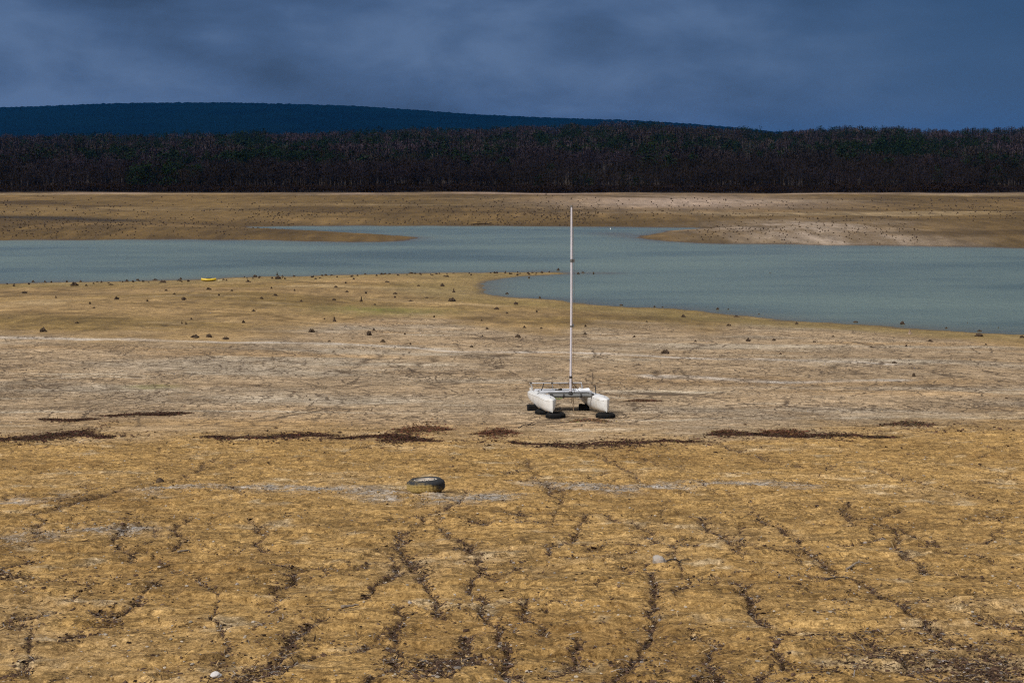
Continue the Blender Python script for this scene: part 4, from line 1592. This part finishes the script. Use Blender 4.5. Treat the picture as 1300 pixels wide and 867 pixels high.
def casing(ro, ri, w, seg=72, tread=True):
    sh_ = 0.045
    prof = [(ri, 0.02 * w), (ri + 0.02, 0.0), (ri + (ro - ri) * 0.45, -0.012 + 0.0), (ro - sh_, 0.012), (ro - 0.012, 0.035), (ro, 0.06), (ro, w * 0.36), (ro - 0.010, w * 0.37), (ro - 0.010, w * 0.41), (ro, w * 0.42),
            (ro, w * 0.58), (ro - 0.010, w * 0.59), (ro - 0.010, w * 0.63), (ro, w * 0.64), (ro, w - 0.06), (ro - 0.012, w - 0.035), (ro - sh_, w - 0.012), (ri + (ro - ri) * 0.45, w + 0.010), (ri + 0.02, w - 0.004), (ri, w - 0.02),
            (ri - 0.004, w * 0.8), (ri + 0.05, w * 0.55), (ri + 0.05, w * 0.45), (ri - 0.004, w * 0.2)]
    mb = MB()

    def wob(g, k, r, z):
        i = int(round(g / (2 * math.pi) * seg))
        if tread and k in (4, 5, 6, 9, 10, 13, 14, 15) and i % 3 == 0:
            return r - 0.009
        return r * (1 + 0.004 * math.sin(3 * g))
    mb.lathe(prof, seg, wob, closed=True)
    return mb


def place_flat(o, px, py, extra=(0, 0), sink=0.02):
    g = gp(px, py)
    x, y = g[0], g[1]
    r = 0.3
    sx_ = (h1(x + r, y) - h1(x - r, y)) / (2 * r)
    sy_ = (h1(x, y + r) - h1(x, y - r)) / (2 * r)
    z = max(h1(x, y), np.mean([h1(x + r, y), h1(x - r, y), h1(x, y + r), h1(x, y - r)]))
    o.location = (x, y, z - sink)
    o.rotation_euler = (math.atan(sy_) + extra[0], -math.atan(sx_) + extra[1], 0)


ty = empty('tyre', (0, 0, 0))
casing(0.315, 0.185, 0.205, 90).build('casing', m_tyre, ty)
mb = MB()
mb.lathe([(0.184, 0.19), (0.192, 0.20), (0.178, 0.205), (0.172, 0.185), (0.165, 0.15), (0.155, 0.12), (0.10, 0.125), (0.085, 0.15), (0.06, 0.155), (0.04, 0.14), (0.032, 0.11), (0.0, 0.11)], 48)
rim = mb.build('rim', m_rim, ty)
mb = MB()
mb.lathe([(0.169, 0.178), (0.12, 0.190), (0.085, 0.188), (0.03, 0.182), (0.0, 0.184)], 30, lambda g, k, r, z: r * (1 + 0.1 * math.sin(2 * g + 1)) if k else r)
mb.build('silt_fill', m_silt, rim)
for k in range(4):
    a = k * 1.57 + 0.4
    mb = MB()
    mb.tube([(0.055 * math.cos(a), 0.055 * math.sin(a), 0.15), (0.055 * math.cos(a), 0.055 * math.sin(a), 0.19)], 0.010, 8)
    mb.build('wheel_bolt', m_black, rim)
mb = MB()
mb.tube([(0.15, 0.02, 0.16), (0.145, 0.02, 0.20), (0.138, 0.02, 0.215)], 0.008, 6)
mb.build('valve', m_black, rim)
place_flat(ty, 541, 625.8, (0.10, -0.05), -0.012)
tag(ty, 'muddy car tyre with its rim lying flat on the ochre bank', 'tyre')

dm = casing(0.31, 0.19, 0.19, 60).mesh('casing')
for (px, py, sc3, label) in ((705.3, 530.4, 1.0, 'black tyre under the bow of the left white hull'),
                             (768.6, 530.2, 0.98, 'black tyre under the bow of the right white hull'),
                             (691, 526.0, 0.95, 'black tyre half hidden under the middle of the left white hull')):
    o = link('tyre', dm, m_dtyre)
    place_flat(o, px, py, sink=0.045)
    o.scale = (sc3, sc3, sc3)
    tag(o, label, 'tyre', 'black tyres propping up the catamaran')
for px, py, sx, label in ((676.3, 521.7, 0.33, 'black rubber block under the stern of the left white hull'),
                          (741, 520.3, 0.30, 'black rubber block under the stern of the right white hull')):
    mb = MB()
    mb.box((0, 0, 0.10), (sx, 0.36, 0.22), (0.03, 0.02, 0.1), 0.02)
    for k in (-1, 1):
        mb.box((k * sx * 0.25, 0.01, 0.213), (0.04, 0.30, 0.02), (0.03, 0.02, 0.1), 0.0)
    o = mb.build('rubber_block', m_dtyre)
    place_flat(o, px, py, sink=0.03)
    tag(o, label, 'block', 'black rubber blocks under the catamaran')

# ------------------------------------------------------------------ stake, sticks, stones
m_stick = plain('dead_wood', (0.040, 0.028, 0.020), 0.9, var=0.5, scale=12)
m_grey_stick = plain('bleached_stick', (0.20, 0.16, 0.12), 0.9, var=0.4, scale=12)
g = gp(752.5, 487)
mb = MB()
mb.tube([(0, 0, -0.1), (0.005, 0, 0.18), (-0.01, 0, 0.38), (0.0, 0.01, 0.50)], [0.012, 0.011, 0.010, 0.006], 6)
mb.tube([(-0.005, 0, 0.25), (0.10, 0.02, 0.19)], [0.006, 0.003], 5)
o = mb.build('stake', m_stick)
o.location = (g[0], g[1], h1(g[0], g[1]))
tag(o, 'thin dark stake standing in the mud behind the right hull', 'stake')


def stick(px0, py0, px1, py1, rad, label, mm, twigs=2, name='stick'):
    a, b = gp(px0, py0), gp(px1, py1)
    n = 9
    pts = []
    ox, oy = (a[0] + b[0]) / 2, (a[1] + b[1]) / 2
    oz = h1(ox, oy)
    L = math.hypot(b[0] - a[0], b[1] - a[1])
    for i in range(n):
        s = i / (n - 1)
        x = a[0] + (b[0] - a[0]) * s + random.gauss(0, 0.018) * L
        y = a[1] + (b[1] - a[1]) * s + random.gauss(0, 0.03) * L
        pts.append((x - ox, y - oy, h1(x, y) - oz + rad * 1.2 + 0.06 * L * math.sin(s * 3.1) * random.uniform(0.5, 1)))
    mb = MB()
    mb.tube(pts, [rad * (1.1 - 0.7 * i / (n - 1)) for i in range(n)], 6)
    for k in range(twigs):
        i = random.randint(2, n - 3)
        p = Vector(pts[i])
        d = Vector((random.uniform(-1, 1), random.uniform(-0.6, 0.6), random.uniform(0.1, 0.5))) * L * 0.22
        mb.tube([p, p + d * 0.5 + Vector((0, 0, 0.01)), p + d], [rad * 0.6, rad * 0.5, rad * 0.25], 5)
    o = mb.build(name, mm)
    o.location = (ox, oy, oz)
    tag(o, label, 'stick')


stick(657, 544.5, 681, 541, 0.017, 'forked black branch lying in front of the left hull', m_stick, 5, 'branch')
stick(1074, 723, 1106, 719, 0.012, 'thin pale stick across a rill on the right of the bank', m_grey_stick, 1)
stick(846, 716.5, 878, 714, 0.010, 'thin dark stick running right from the round grey stone', m_stick, 1)
stick(1050, 741, 1074, 739, 0.009, 'short dark stick below the thin pale one on the right bank', m_stick, 0)
stick(433, 772, 455, 769, 0.016, 'pale splintered stick near the bottom left of the bank', m_grey_stick, 1)
stick(225, 707, 242, 705, 0.014, 'short grey stick left of the bank centre', m_grey_stick, 0)


def stone(px, py, r, label, flat_=0.7, mm=None, seed=0):
    g = gp(px, py)
    rg = np.random.default_rng(seed)
    V, Fc = [], []
    import bmesh
    bm = bmesh.new()
    bmesh.ops.create_icosphere(bm, subdivisions=3, radius=1)
    ph = rg.uniform(0, 6, 6)
    for v in bm.verts:
        c0 = v.co.copy()
        k = 1 + 0.16 * math.sin(2.1 * c0.x + ph[0]) * math.cos(2.6 * c0.y + ph[1]) + 0.08 * math.sin(5 * c0.z + ph[2] + 3 * c0.x) + 0.03 * rg.normal()
        v.co = Vector((c0.x * k, c0.y * k * 0.85, c0.z * k * flat_)) * r
    me = bpy.data.meshes.new('stone')
    bm.to_mesh(me)
    bm.free()
    o = link('stone', me, mm or m_stone)
    o.location = (g[0], g[1], h1(g[0], g[1]) + r * flat_ * 0.55)
    o.rotation_euler = (0, 0, random.uniform(0, 6))
    tag(o, label, 'stone')


stone(837, 718, 0.085, 'round grey stone with a thin stick beside it on the bank', 0.75, None, 1)
stone(274, 858, 0.040, 'pale stone at the bottom edge left of centre', 0.6, plain('white_stone', (0.46, 0.44, 0.43), 0.9, var=0.3, scale=12), 2)
stone(203, 612, 0.085, 'dark brown stone on the bank left of the muddy tyre', 0.7, m_stump, 3)

# ================================================================== WEED PATCHES
m_litter = attr_mat('plant_litter', 0.95, 60, 0.3, 0.1)
flake_v = np.array([(-0.5, -0.3, 0), (0.5, -0.25, 0.05), (0.4, 0.3, 0.18), (-0.4, 0.25, 0.10), (0, 0, 0.28)])
flake_f = np.array([(0, 1, 4), (1, 2, 4), (2, 3, 4), (3, 0, 4)])
twig_v = np.array([(0, -0.5, 0), (0.03, -0.5, 0.02), (-0.03, -0.5, 0.02), (0.05, 0.0, 0.10), (0.08, 0, 0.12), (0.02, 0, 0.12), (0.0, 0.5, 0.04), (0.01, 0.5, 0.05), (-0.01, 0.5, 0.05)])
twig_f = np.array([(0, 1, 4), (0, 4, 3), (1, 2, 5), (1, 5, 4), (2, 0, 3), (2, 3, 5), (3, 4, 7), (3, 7, 6), (4, 5, 8), (4, 8, 7), (5, 3, 6), (5, 6, 8)])


def weed_patch(pts, wy, n, mound, label, tone=(0.050, 0.026, 0.016), stalk=0.25):
    n = int(n * (0.85 if n > 1600 else 1.5))
    wy = wy * 1.1
    w = np.array(wl(pts))
    cx, cy = w.mean(0)
    seg = np.sqrt(((w[1:] - w[:-1]) ** 2).sum(1))
    cum = np.concatenate([[0], np.cumsum(seg)])
    s = RNG.uniform(0, cum[-1], n)
    if cum[-1] > 6.0:
        s = s[fbm(s * 1.1, s * 0 + w[0, 1], 163, 3) > RNG.uniform(-0.55, 0.22, n)]
        n = len(s)
    x = np.interp(s, cum, w[:, 0])
    y = np.interp(s, cum, w[:, 1])
    dens = 0.10 + 0.90 * np.clip(fbm(s * 0.8, s * 0 + w[0, 0], 161, 4) * 2.2 + 0.5, 0, 1)
    edge = np.minimum(s, cum[-1] - s)
    tp = np.clip(edge / (0.22 * cum[-1]), 0.12, 1) * dens
    off_ = RNG.normal(size=n) * np.where(RNG.uniform(size=n) < 0.35, 3.0, 1.0)
    y = y + off_ * wy * tp + 0.35 * fbm(s * 0.7, s * 0, 162, 2)
    x = x + RNG.normal(size=n) * 0.15
    bump_ = np.exp(-off_ ** 2) * mound * 0.45 * tp
    z = height(x, y) + bump_ * RNG.uniform(0.0, 1.0, n)
    tone_all = np.array(tone)[None] * RNG.uniform(0.35, 1.7, (n, 1)) * (1 + 0.15 * RNG.normal(size=(n, 3)))
    k = int(n * 0.6)
    P = np.stack([x, y, z], -1) - np.array([cx, cy, 0])
    V1, F1, I1 = scatter(flake_v, flake_f, P[:k], RNG.uniform(0, 6.28, k), RNG.uniform(0.03, 0.10, k), RNG.normal(size=k) * 0.3)
    tl = RNG.normal(size=n - k) * 0.2
    m = RNG.uniform(size=n - k) < stalk * 0.12
    tl[m] = RNG.uniform(0.9, 1.5, m.sum())
    V2, F2, I2 = scatter(twig_v, twig_f, P[k:], RNG.uniform(0, 6.28, n - k), RNG.uniform(0.08, 0.28, n - k), tl)
    me = np_mesh('weed_patch', np.concatenate([V1, V2]), np.concatenate([F1, F2 + len(V1)]), tone=np.clip(np.concatenate([tone_all[:k][I1], tone_all[k:][I2]]), 0.004, 0.3), smooth=False)
    o = link('weed_patch', me, m_litter)
    o.location = (cx, cy, 0)
    tag(o, label, 'dried weed')


RED = (0.085, 0.042, 0.022)
weed_patch([(-40, 561), (0, 559), (45, 557), (85, 552), (135, 556)], 0.75, 5200, 0.10, 'dark brown dried weed bank at the left edge where ochre meets grey')
weed_patch([(265, 556), (330, 558), (375, 553), (425, 553)], 0.40, 1500, 0.05, 'thin broken dark weed strip left of the long thick one')
weed_patch([(418, 558), (450, 556), (485, 555), (520, 558), (548, 561)], 0.65, 5200, 0.12, 'thick long dark weed strip in front of the boat at left', (0.050, 0.024, 0.014))
weed_patch([(510, 546.5), (540, 545), (566, 546)], 0.45, 2400, 0.10, 'reddish weed mound behind the long dark weed strip', RED, 0.1)
weed_patch([(615, 551), (632, 549.5), (650, 551)], 0.28, 1100, 0.09, 'small reddish weed mound below the branch', RED, 0.1)
weed_patch([(733, 536), (745, 533.5), (765, 536)], 0.28, 1200, 0.12, 'reddish weed mound just in front of the two hulls', (0.16, 0.10, 0.055), 0.05)
weed_patch([(803, 510), (816, 508), (832, 510)], 0.35, 1300, 0.20, 'low reddish weed mound right of the boat', (0.095, 0.052, 0.03), 0.05)
weed_patch([(655, 562), (720, 566), (790, 564), (850, 561), (885, 562)], 0.42, 3000, 0.06, 'long thin dark weed strip in front of the boat at right')
weed_patch([(908, 553), (930, 550), (975, 553), (1010, 555), (1060, 554), (1128, 556)], 0.50, 4600, 0.10, 'dark weed strip with peaks on the right of the flat', (0.052, 0.028, 0.017))
weed_patch([(917, 551), (925, 549.5), (934, 551)], 0.22, 800, 0.22, 'left peak of brown weed on the right weed strip', RED, 0.05)
weed_patch([(972, 552), (980, 550), (990, 552)], 0.22, 800, 0.26, 'middle peak of brown weed on the right weed strip', RED, 0.05)
weed_patch([(997, 552), (1006, 550), (1016, 553)], 0.22, 800, 0.24, 'right peak of brown weed on the right weed strip', RED, 0.05)
weed_patch([(1128, 540), (1155, 538.5), (1180, 540)], 0.25, 1000, 0.12, 'brown weed mound farthest right above the weed strip', (0.08, 0.048, 0.028), 0.05)
weed_patch([(60, 532), (90, 534), (118, 531)], 0.16, 1300, 0.04, 'thin dark weed streak above the left weed bank')
weed_patch([(130, 527.5), (175, 526.5), (212, 525.5)], 0.24, 620, 0.04, 'left half of a broken dark weed streak on grey mud')
weed_patch([(188, 528), (235, 525.5)], 0.24, 480, 0.04, 'right half of a broken dark weed streak on grey mud')

n = 26000
y = RNG.uniform(28, 52, n)
x = RNG.uniform(-0.42, 0.42, n) * y
dd = y - zline(B_OCHRE, x, y) + 1.5 * fbm(x * 0.3, y * 0.2, 221, 3)
keep = RNG.uniform(size=n) < 0.75 * np.exp(-(dd / 1.6) ** 2) * sstep(-0.25, 0.3, fbm(x * 0.35, y * 0.4, 222, 4)) + 0.015
x, y = x[keep], y[keep]
n = len(x)
P = np.stack([x, y, height(x, y) + 0.002], -1)
V1, F1, I1 = scatter(flake_v, flake_f, P, RNG.uniform(0, 6.28, n), 0.025 + RNG.gamma(2.0, 0.018, n), RNG.normal(size=n) * 0.3)
tone_ = np.array([0.060, 0.034, 0.021])[None] * RNG.uniform(0.4, 1.9, (n, 1))
tag(link('weed_scraps', np_mesh('weed_scraps', V1, F1, tone=tone_[I1], smooth=False), m_litter), 'loose brown weed scraps along the line where ochre soil meets grey mud', 'dried weed', kind='stuff')

# ================================================================== LITTER AND PEBBLES ON THE BANK (nobody could count them)
n = 1100000
y = np.exp(RNG.uniform(math.log(7.5), math.log(46), n))
x = RNG.uniform(-0.43, 0.43, n) * (y + 2)
rr, rw_ = rill_field(x, y)
pat = fbm(x * 0.45, y * 0.5, 171, 4)
pr = rr ** 1.0 * 1.3 + rw_ ** 2 * 0.32 + 0.006 + 0.05 * sstep(0.15, 0.5, pat) * (1 - sstep(12, 30, y) * 0.5)
lowr = sstep(0.15, 0.36, x / y) * (1 - sstep(10, 13.5, y + 3 * pat))
lowl = sstep(-0.42, -0.05, x / y) * (1 - sstep(9.6, 12.0, y + 3 * pat)) * (x / y < 0.12)
pr = pr + 0.42 * lowr * sstep(-0.15, 0.35, fbm(x * 1.2, y * 1.2, 172, 3)) + 0.16 * lowl * sstep(0.0, 0.4, fbm(x * 1.3, y * 1.3, 173, 3))
keep = RNG.uniform(size=n) < pr
x, y = x[keep], y[keep]
n = len(x)
z = height(x, y)
P = np.stack([x, y, z + 0.002], -1)
kindr = RNG.uniform(size=n)
brown = np.array([0.055, 0.033, 0.022])[None] * RNG.uniform(0.3, 1.8, (n, 1))
grey = np.array([0.26, 0.225, 0.20])[None] * RNG.uniform(0.4, 1.5, (n, 1))
tan = np.array([0.30, 0.205, 0.10])[None] * RNG.uniform(0.6, 1.3, (n, 1))
tsel = RNG.uniform(size=(n, 1))
tone_ = np.where(tsel < 0.80, brown, np.where(tsel < 0.90, grey * 0.8, tan))
fl = kindr < 0.62
V1, F1, I1 = scatter(flake_v, flake_f, P[fl], RNG.uniform(0, 6.28, fl.sum()), 0.009 + RNG.gamma(2.0, 0.0065, fl.sum()), RNG.normal(size=fl.sum()) * 0.5)
tw = ~fl
V2, F2, I2 = scatter(twig_v, twig_f, P[tw], RNG.uniform(0, 6.28, tw.sum()), 0.03 + RNG.gamma(2.0, 0.018, tw.sum()), RNG.normal(size=tw.sum()) * 0.25)
me = np_mesh('plant_litter', np.concatenate([V1, V2]), np.concatenate([F1, F2 + len(V1)]), tone=np.clip(np.concatenate([tone_[fl][I1], tone_[tw][I2]]), 0.006, 0.5), smooth=False)
tag(link('plant_litter', me, m_litter), 'dark dry plant litter and twigs gathered in the rills of the ochre bank', 'litter', kind='stuff')

# pebbles and clay crumbs
ico_v = []
for a in range(3):
    for s1 in (-1, 1):
        for s2 in (-1, 1):
            p = [0, 0, 0]
            p[(a + 1) % 3] = s1 * 0.5257
            p[(a + 2) % 3] = s2 * 0.8507
            ico_v.append(p)
ico_v = np.array(ico_v)
from itertools import combinations
ico_f = []
for a, b, c_ in combinations(range(12), 3):
    if all(abs(np.linalg.norm(ico_v[i] - ico_v[j]) - 1.0514) < 0.01 for i, j in ((a, b), (b, c_), (a, c_))):
        nrm = np.cross(ico_v[b] - ico_v[a], ico_v[c_] - ico_v[a])
        ico_f.append((a, b, c_) if nrm.dot(ico_v[a]) > 0 else (a, c_, b))
ico_f = np.array(ico_f)
ico_v = ico_v * (1 + 0.18 * np.random.default_rng(4).normal(size=(12, 1)))
n = 150000
y = np.exp(RNG.uniform(math.log(7.5), math.log(70), n))
x = RNG.uniform(-0.43, 0.43, n) * (y + 2)
pat = fbm(x * 0.5 + 9, y * 0.5, 181, 4)
gv = np.zeros(n)
for pts, w in (([(215, 622), (330, 621), (440, 623), (520, 632), (600, 634)], 0.6), ([(690, 615), (790, 622), (900, 612), (1010, 618)], 0.5), ([(30, 685), (90, 672), (160, 676)], 0.45), ([(560, 640), (640, 628)], 0.4)):
    gv = np.maximum(gv, np.exp(-(polydist(x, y, wl(pts)) / w) ** 2))
keep = RNG.uniform(size=n) < (0.03 + 0.10 * sstep(0.1, 0.5, pat) + 0.8 * gv)
x, y = x[keep], y[keep]
n = len(x)
sz = np.minimum(0.0035 + RNG.gamma(1.4, 0.0034, n), 0.016) + 0.00016 * y
z = height(x, y) + sz * 0.25
V, F1, I = scatter(ico_v, ico_f, np.stack([x, y, z], -1), RNG.uniform(0, 6.28, n), np.stack([sz * RNG.uniform(0.8, 1.6, n), sz, sz * RNG.uniform(0.4, 0.8, n)], -1))
tsel = RNG.uniform(size=(n, 1))
tone_ = np.where(tsel < 0.45, np.array([0.31, 0.265, 0.21])[None], np.where(tsel < 0.75, np.array([0.30, 0.20, 0.09])[None], np.array([0.11, 0.075, 0.05])[None])) * RNG.uniform(0.6, 1.3, (n, 1))
tag(link('pebbles', np_mesh('pebbles', V, F1, tone=tone_[I], smooth=False), m_litter), 'small pebbles and clay crumbs strewn over the bank', 'pebbles', kind='stuff')

# ================================================================== HAZE
mb = MB()
x0, x1, y0_, y1, z0, z1 = -15000, 15000, -200, 13000, -6.0, 262.0
mb.add([(x0, y0_, z0), (x1, y0_, z0), (x1, y1, z0), (x0, y1, z0), (x0, y0_, z1), (x1, y0_, z1), (x1, y1, z1), (x0, y1, z1)],
       [(3, 2, 1, 0), (4, 5, 6, 7), (0, 1, 5, 4), (1, 2, 6, 5), (2, 3, 7, 6), (3, 0, 4, 7)])
m_haze = bpy.data.materials.new('haze')
m_haze.use_nodes = True
nt = m_haze.node_tree
nt.nodes.clear()
out = nt.nodes.new('ShaderNodeOutputMaterial')
pv = nt.nodes.new('ShaderNodeVolumePrincipled')
pv.inputs['Color'].default_value = (0.02, 0.32, 1.0, 1)
pv.inputs['Density'].default_value = 2.0e-5
nt.links.new(pv.outputs[0], out.inputs['Volume'])
hz_o = mb.build('haze', m_haze, None, False)
tag(hz_o, kind='stuff')

# ================================================================== LIGHT
SUN_EL, SUN_AZ = 43.0, 228.0          # azimuth clockwise from +Y: behind the camera, to the left
wld = bpy.data.worlds.new('World')
sc.world = wld
wld.use_nodes = True
t = NT(wld.node_tree)
bg = wld.node_tree.nodes['Background']
sky = t.node('ShaderNodeTexSky', sky_type='NISHITA', sun_disc=False)
sky.sun_elevation = R(SUN_EL)
sky.sun_rotation = R(SUN_AZ)
gen = t.coord('Generated')
sep = t.node('ShaderNodeSeparateXYZ')
t.link(gen, sep.inputs[0])
el = sep.outputs['Z']
xaz = sep.outputs['X']
n_big, _ = t.noise(t.mapping(gen, (3.8, 3.8, 13.0), (0.4, 0.2, 0.35)), 1.0, 5, 0.48, 0.4)
n_sm, _ = t.noise(t.mapping(gen, (11.0, 11.0, 24.0), (0.1, 0.7, 0.2)), 1.0, 6, 0.55, 0.3)
nn = t.math('ADD', t.math('MULTIPLY', n_big, 0.62), t.math('MULTIPLY', n_sm, 0.38))
# masses of darker and paler cloud
vd = t.node('ShaderNodeVectorMath', operation='DISTANCE')
t.setin(vd.inputs[0], t.mapping(gen, (1, 1, 4.5)))
vd.inputs[1].default_value = (-0.1350, 0.9884, 0.3133)
nn = t.math('ADD', nn, t.framp(vd.outputs['Value'], 0.0, 0.14, -0.085, 0.0))
vd = t.node('ShaderNodeVectorMath', operation='DISTANCE')
t.setin(vd.inputs[0], t.mapping(gen, (1, 1, 4.0)))
vd.inputs[1].default_value = (0.0601, 0.9972, 0.1735)
nn = t.math('ADD', nn, t.framp(vd.outputs['Value'], 0.0, 0.12, 0.075, 0.0))
vd = t.node('ShaderNodeVectorMath', operation='DISTANCE')
t.setin(vd.inputs[0], t.mapping(gen, (1, 1, 5.0)))
vd.inputs[1].default_value = (0.1448, 0.9851, 0.4656)
nn = t.math('ADD', nn, t.framp(vd.outputs['Value'], 0.0, 0.1, 0.06, 0.0))
vd = t.node('ShaderNodeVectorMath', operation='DISTANCE')
t.setin(vd.inputs[0], t.mapping(gen, (1, 1, 4)))
vd.inputs[1].default_value = (-0.3043, 0.9479, 0.3786)
nn = t.math('ADD', nn, t.framp(vd.outputs['Value'], 0.0, 0.1, 0.06, 0.0))
vd = t.node('ShaderNodeVectorMath', operation='DISTANCE')
t.setin(vd.inputs[0], t.mapping(gen, (1, 1, 3.0)))
vd.inputs[1].default_value = (0.3065, 0.9500, 0.1778)
nn = t.math('ADD', nn, t.framp(vd.outputs['Value'], 0.0, 0.12, -0.06, 0.0))
vd = t.node('ShaderNodeVectorMath', operation='DISTANCE')
t.setin(vd.inputs[0], t.mapping(gen, (1, 1, 5)))
vd.inputs[1].default_value = (-0.2786, 0.9594, 0.2216)
nn = t.math('ADD', nn, t.framp(vd.outputs['Value'], 0.0, 0.1, 0.02, 0.0))
low = t.ramp(nn, [(0.40, (0.075, 0.175, 0.43)), (0.50, (0.155, 0.315, 0.71)), (0.60, (0.29, 0.50, 0.98))])
# towards the right the cloud is bluer and darker
low = t.mix(t.framp(xaz, 0.06, 0.36, 0.0, 0.95), low, t.mix(n_big, (0.008, 0.125, 0.40), (0.06, 0.235, 0.64)))
# the cloud deck brightens overhead
high = t.ramp(nn, [(0.3, (2.9, 2.85, 2.8)), (0.7, (4.4, 4.3, 4.2))])
cl = t.mix(t.framp(el, 0.20, 0.85), low, high)
final = t.mix(0.025, cl, sky.outputs[0])
t.setin(bg.inputs['Color'], final)
bg.inputs['Strength'].default_value = 0.10

sd_ = bpy.data.lights.new('sun', 'SUN')
sd_.energy = 1.5
sd_.angle = R(22)
sd_.color = (1.0, 0.95, 0.88)
so = bpy.data.objects.new('sun', sd_)
C.objects.link(so)
az, elv = R(SUN_AZ), R(SUN_EL)
dirv = Vector((math.sin(az) * math.cos(elv), math.cos(az) * math.cos(elv), math.sin(elv)))
so.rotation_euler = dirv.to_track_quat('Z', 'Y').to_euler()
so.location = (0, 0, 60)

vs_ = sc.view_settings
vs_.view_transform = 'Standard'
vs_.look = 'None'
vs_.gamma = 1
vs_.use_curve_mapping = False
vs_.exposure = 1.35
sc.render.engine = 'CYCLES'
sc.cycles.use_denoising = False
sc.cycles.denoiser = 'OPENIMAGEDENOISE'
sc.cycles.denoising_input_passes = 'RGB_ALBEDO_NORMAL'
sc.cycles.denoising_prefilter = 'ACCURATE'
sc.cycles.filter_width = 1.15
sc.cycles.max_bounces = 5
sc.cycles.diffuse_bounces = 2
sc.cycles.glossy_bounces = 2
sc.cycles.transmission_bounces = 1
sc.cycles.volume_bounces = 0
sc.cycles.sample_clamp_indirect = 4
sc.render.film_transparent = False
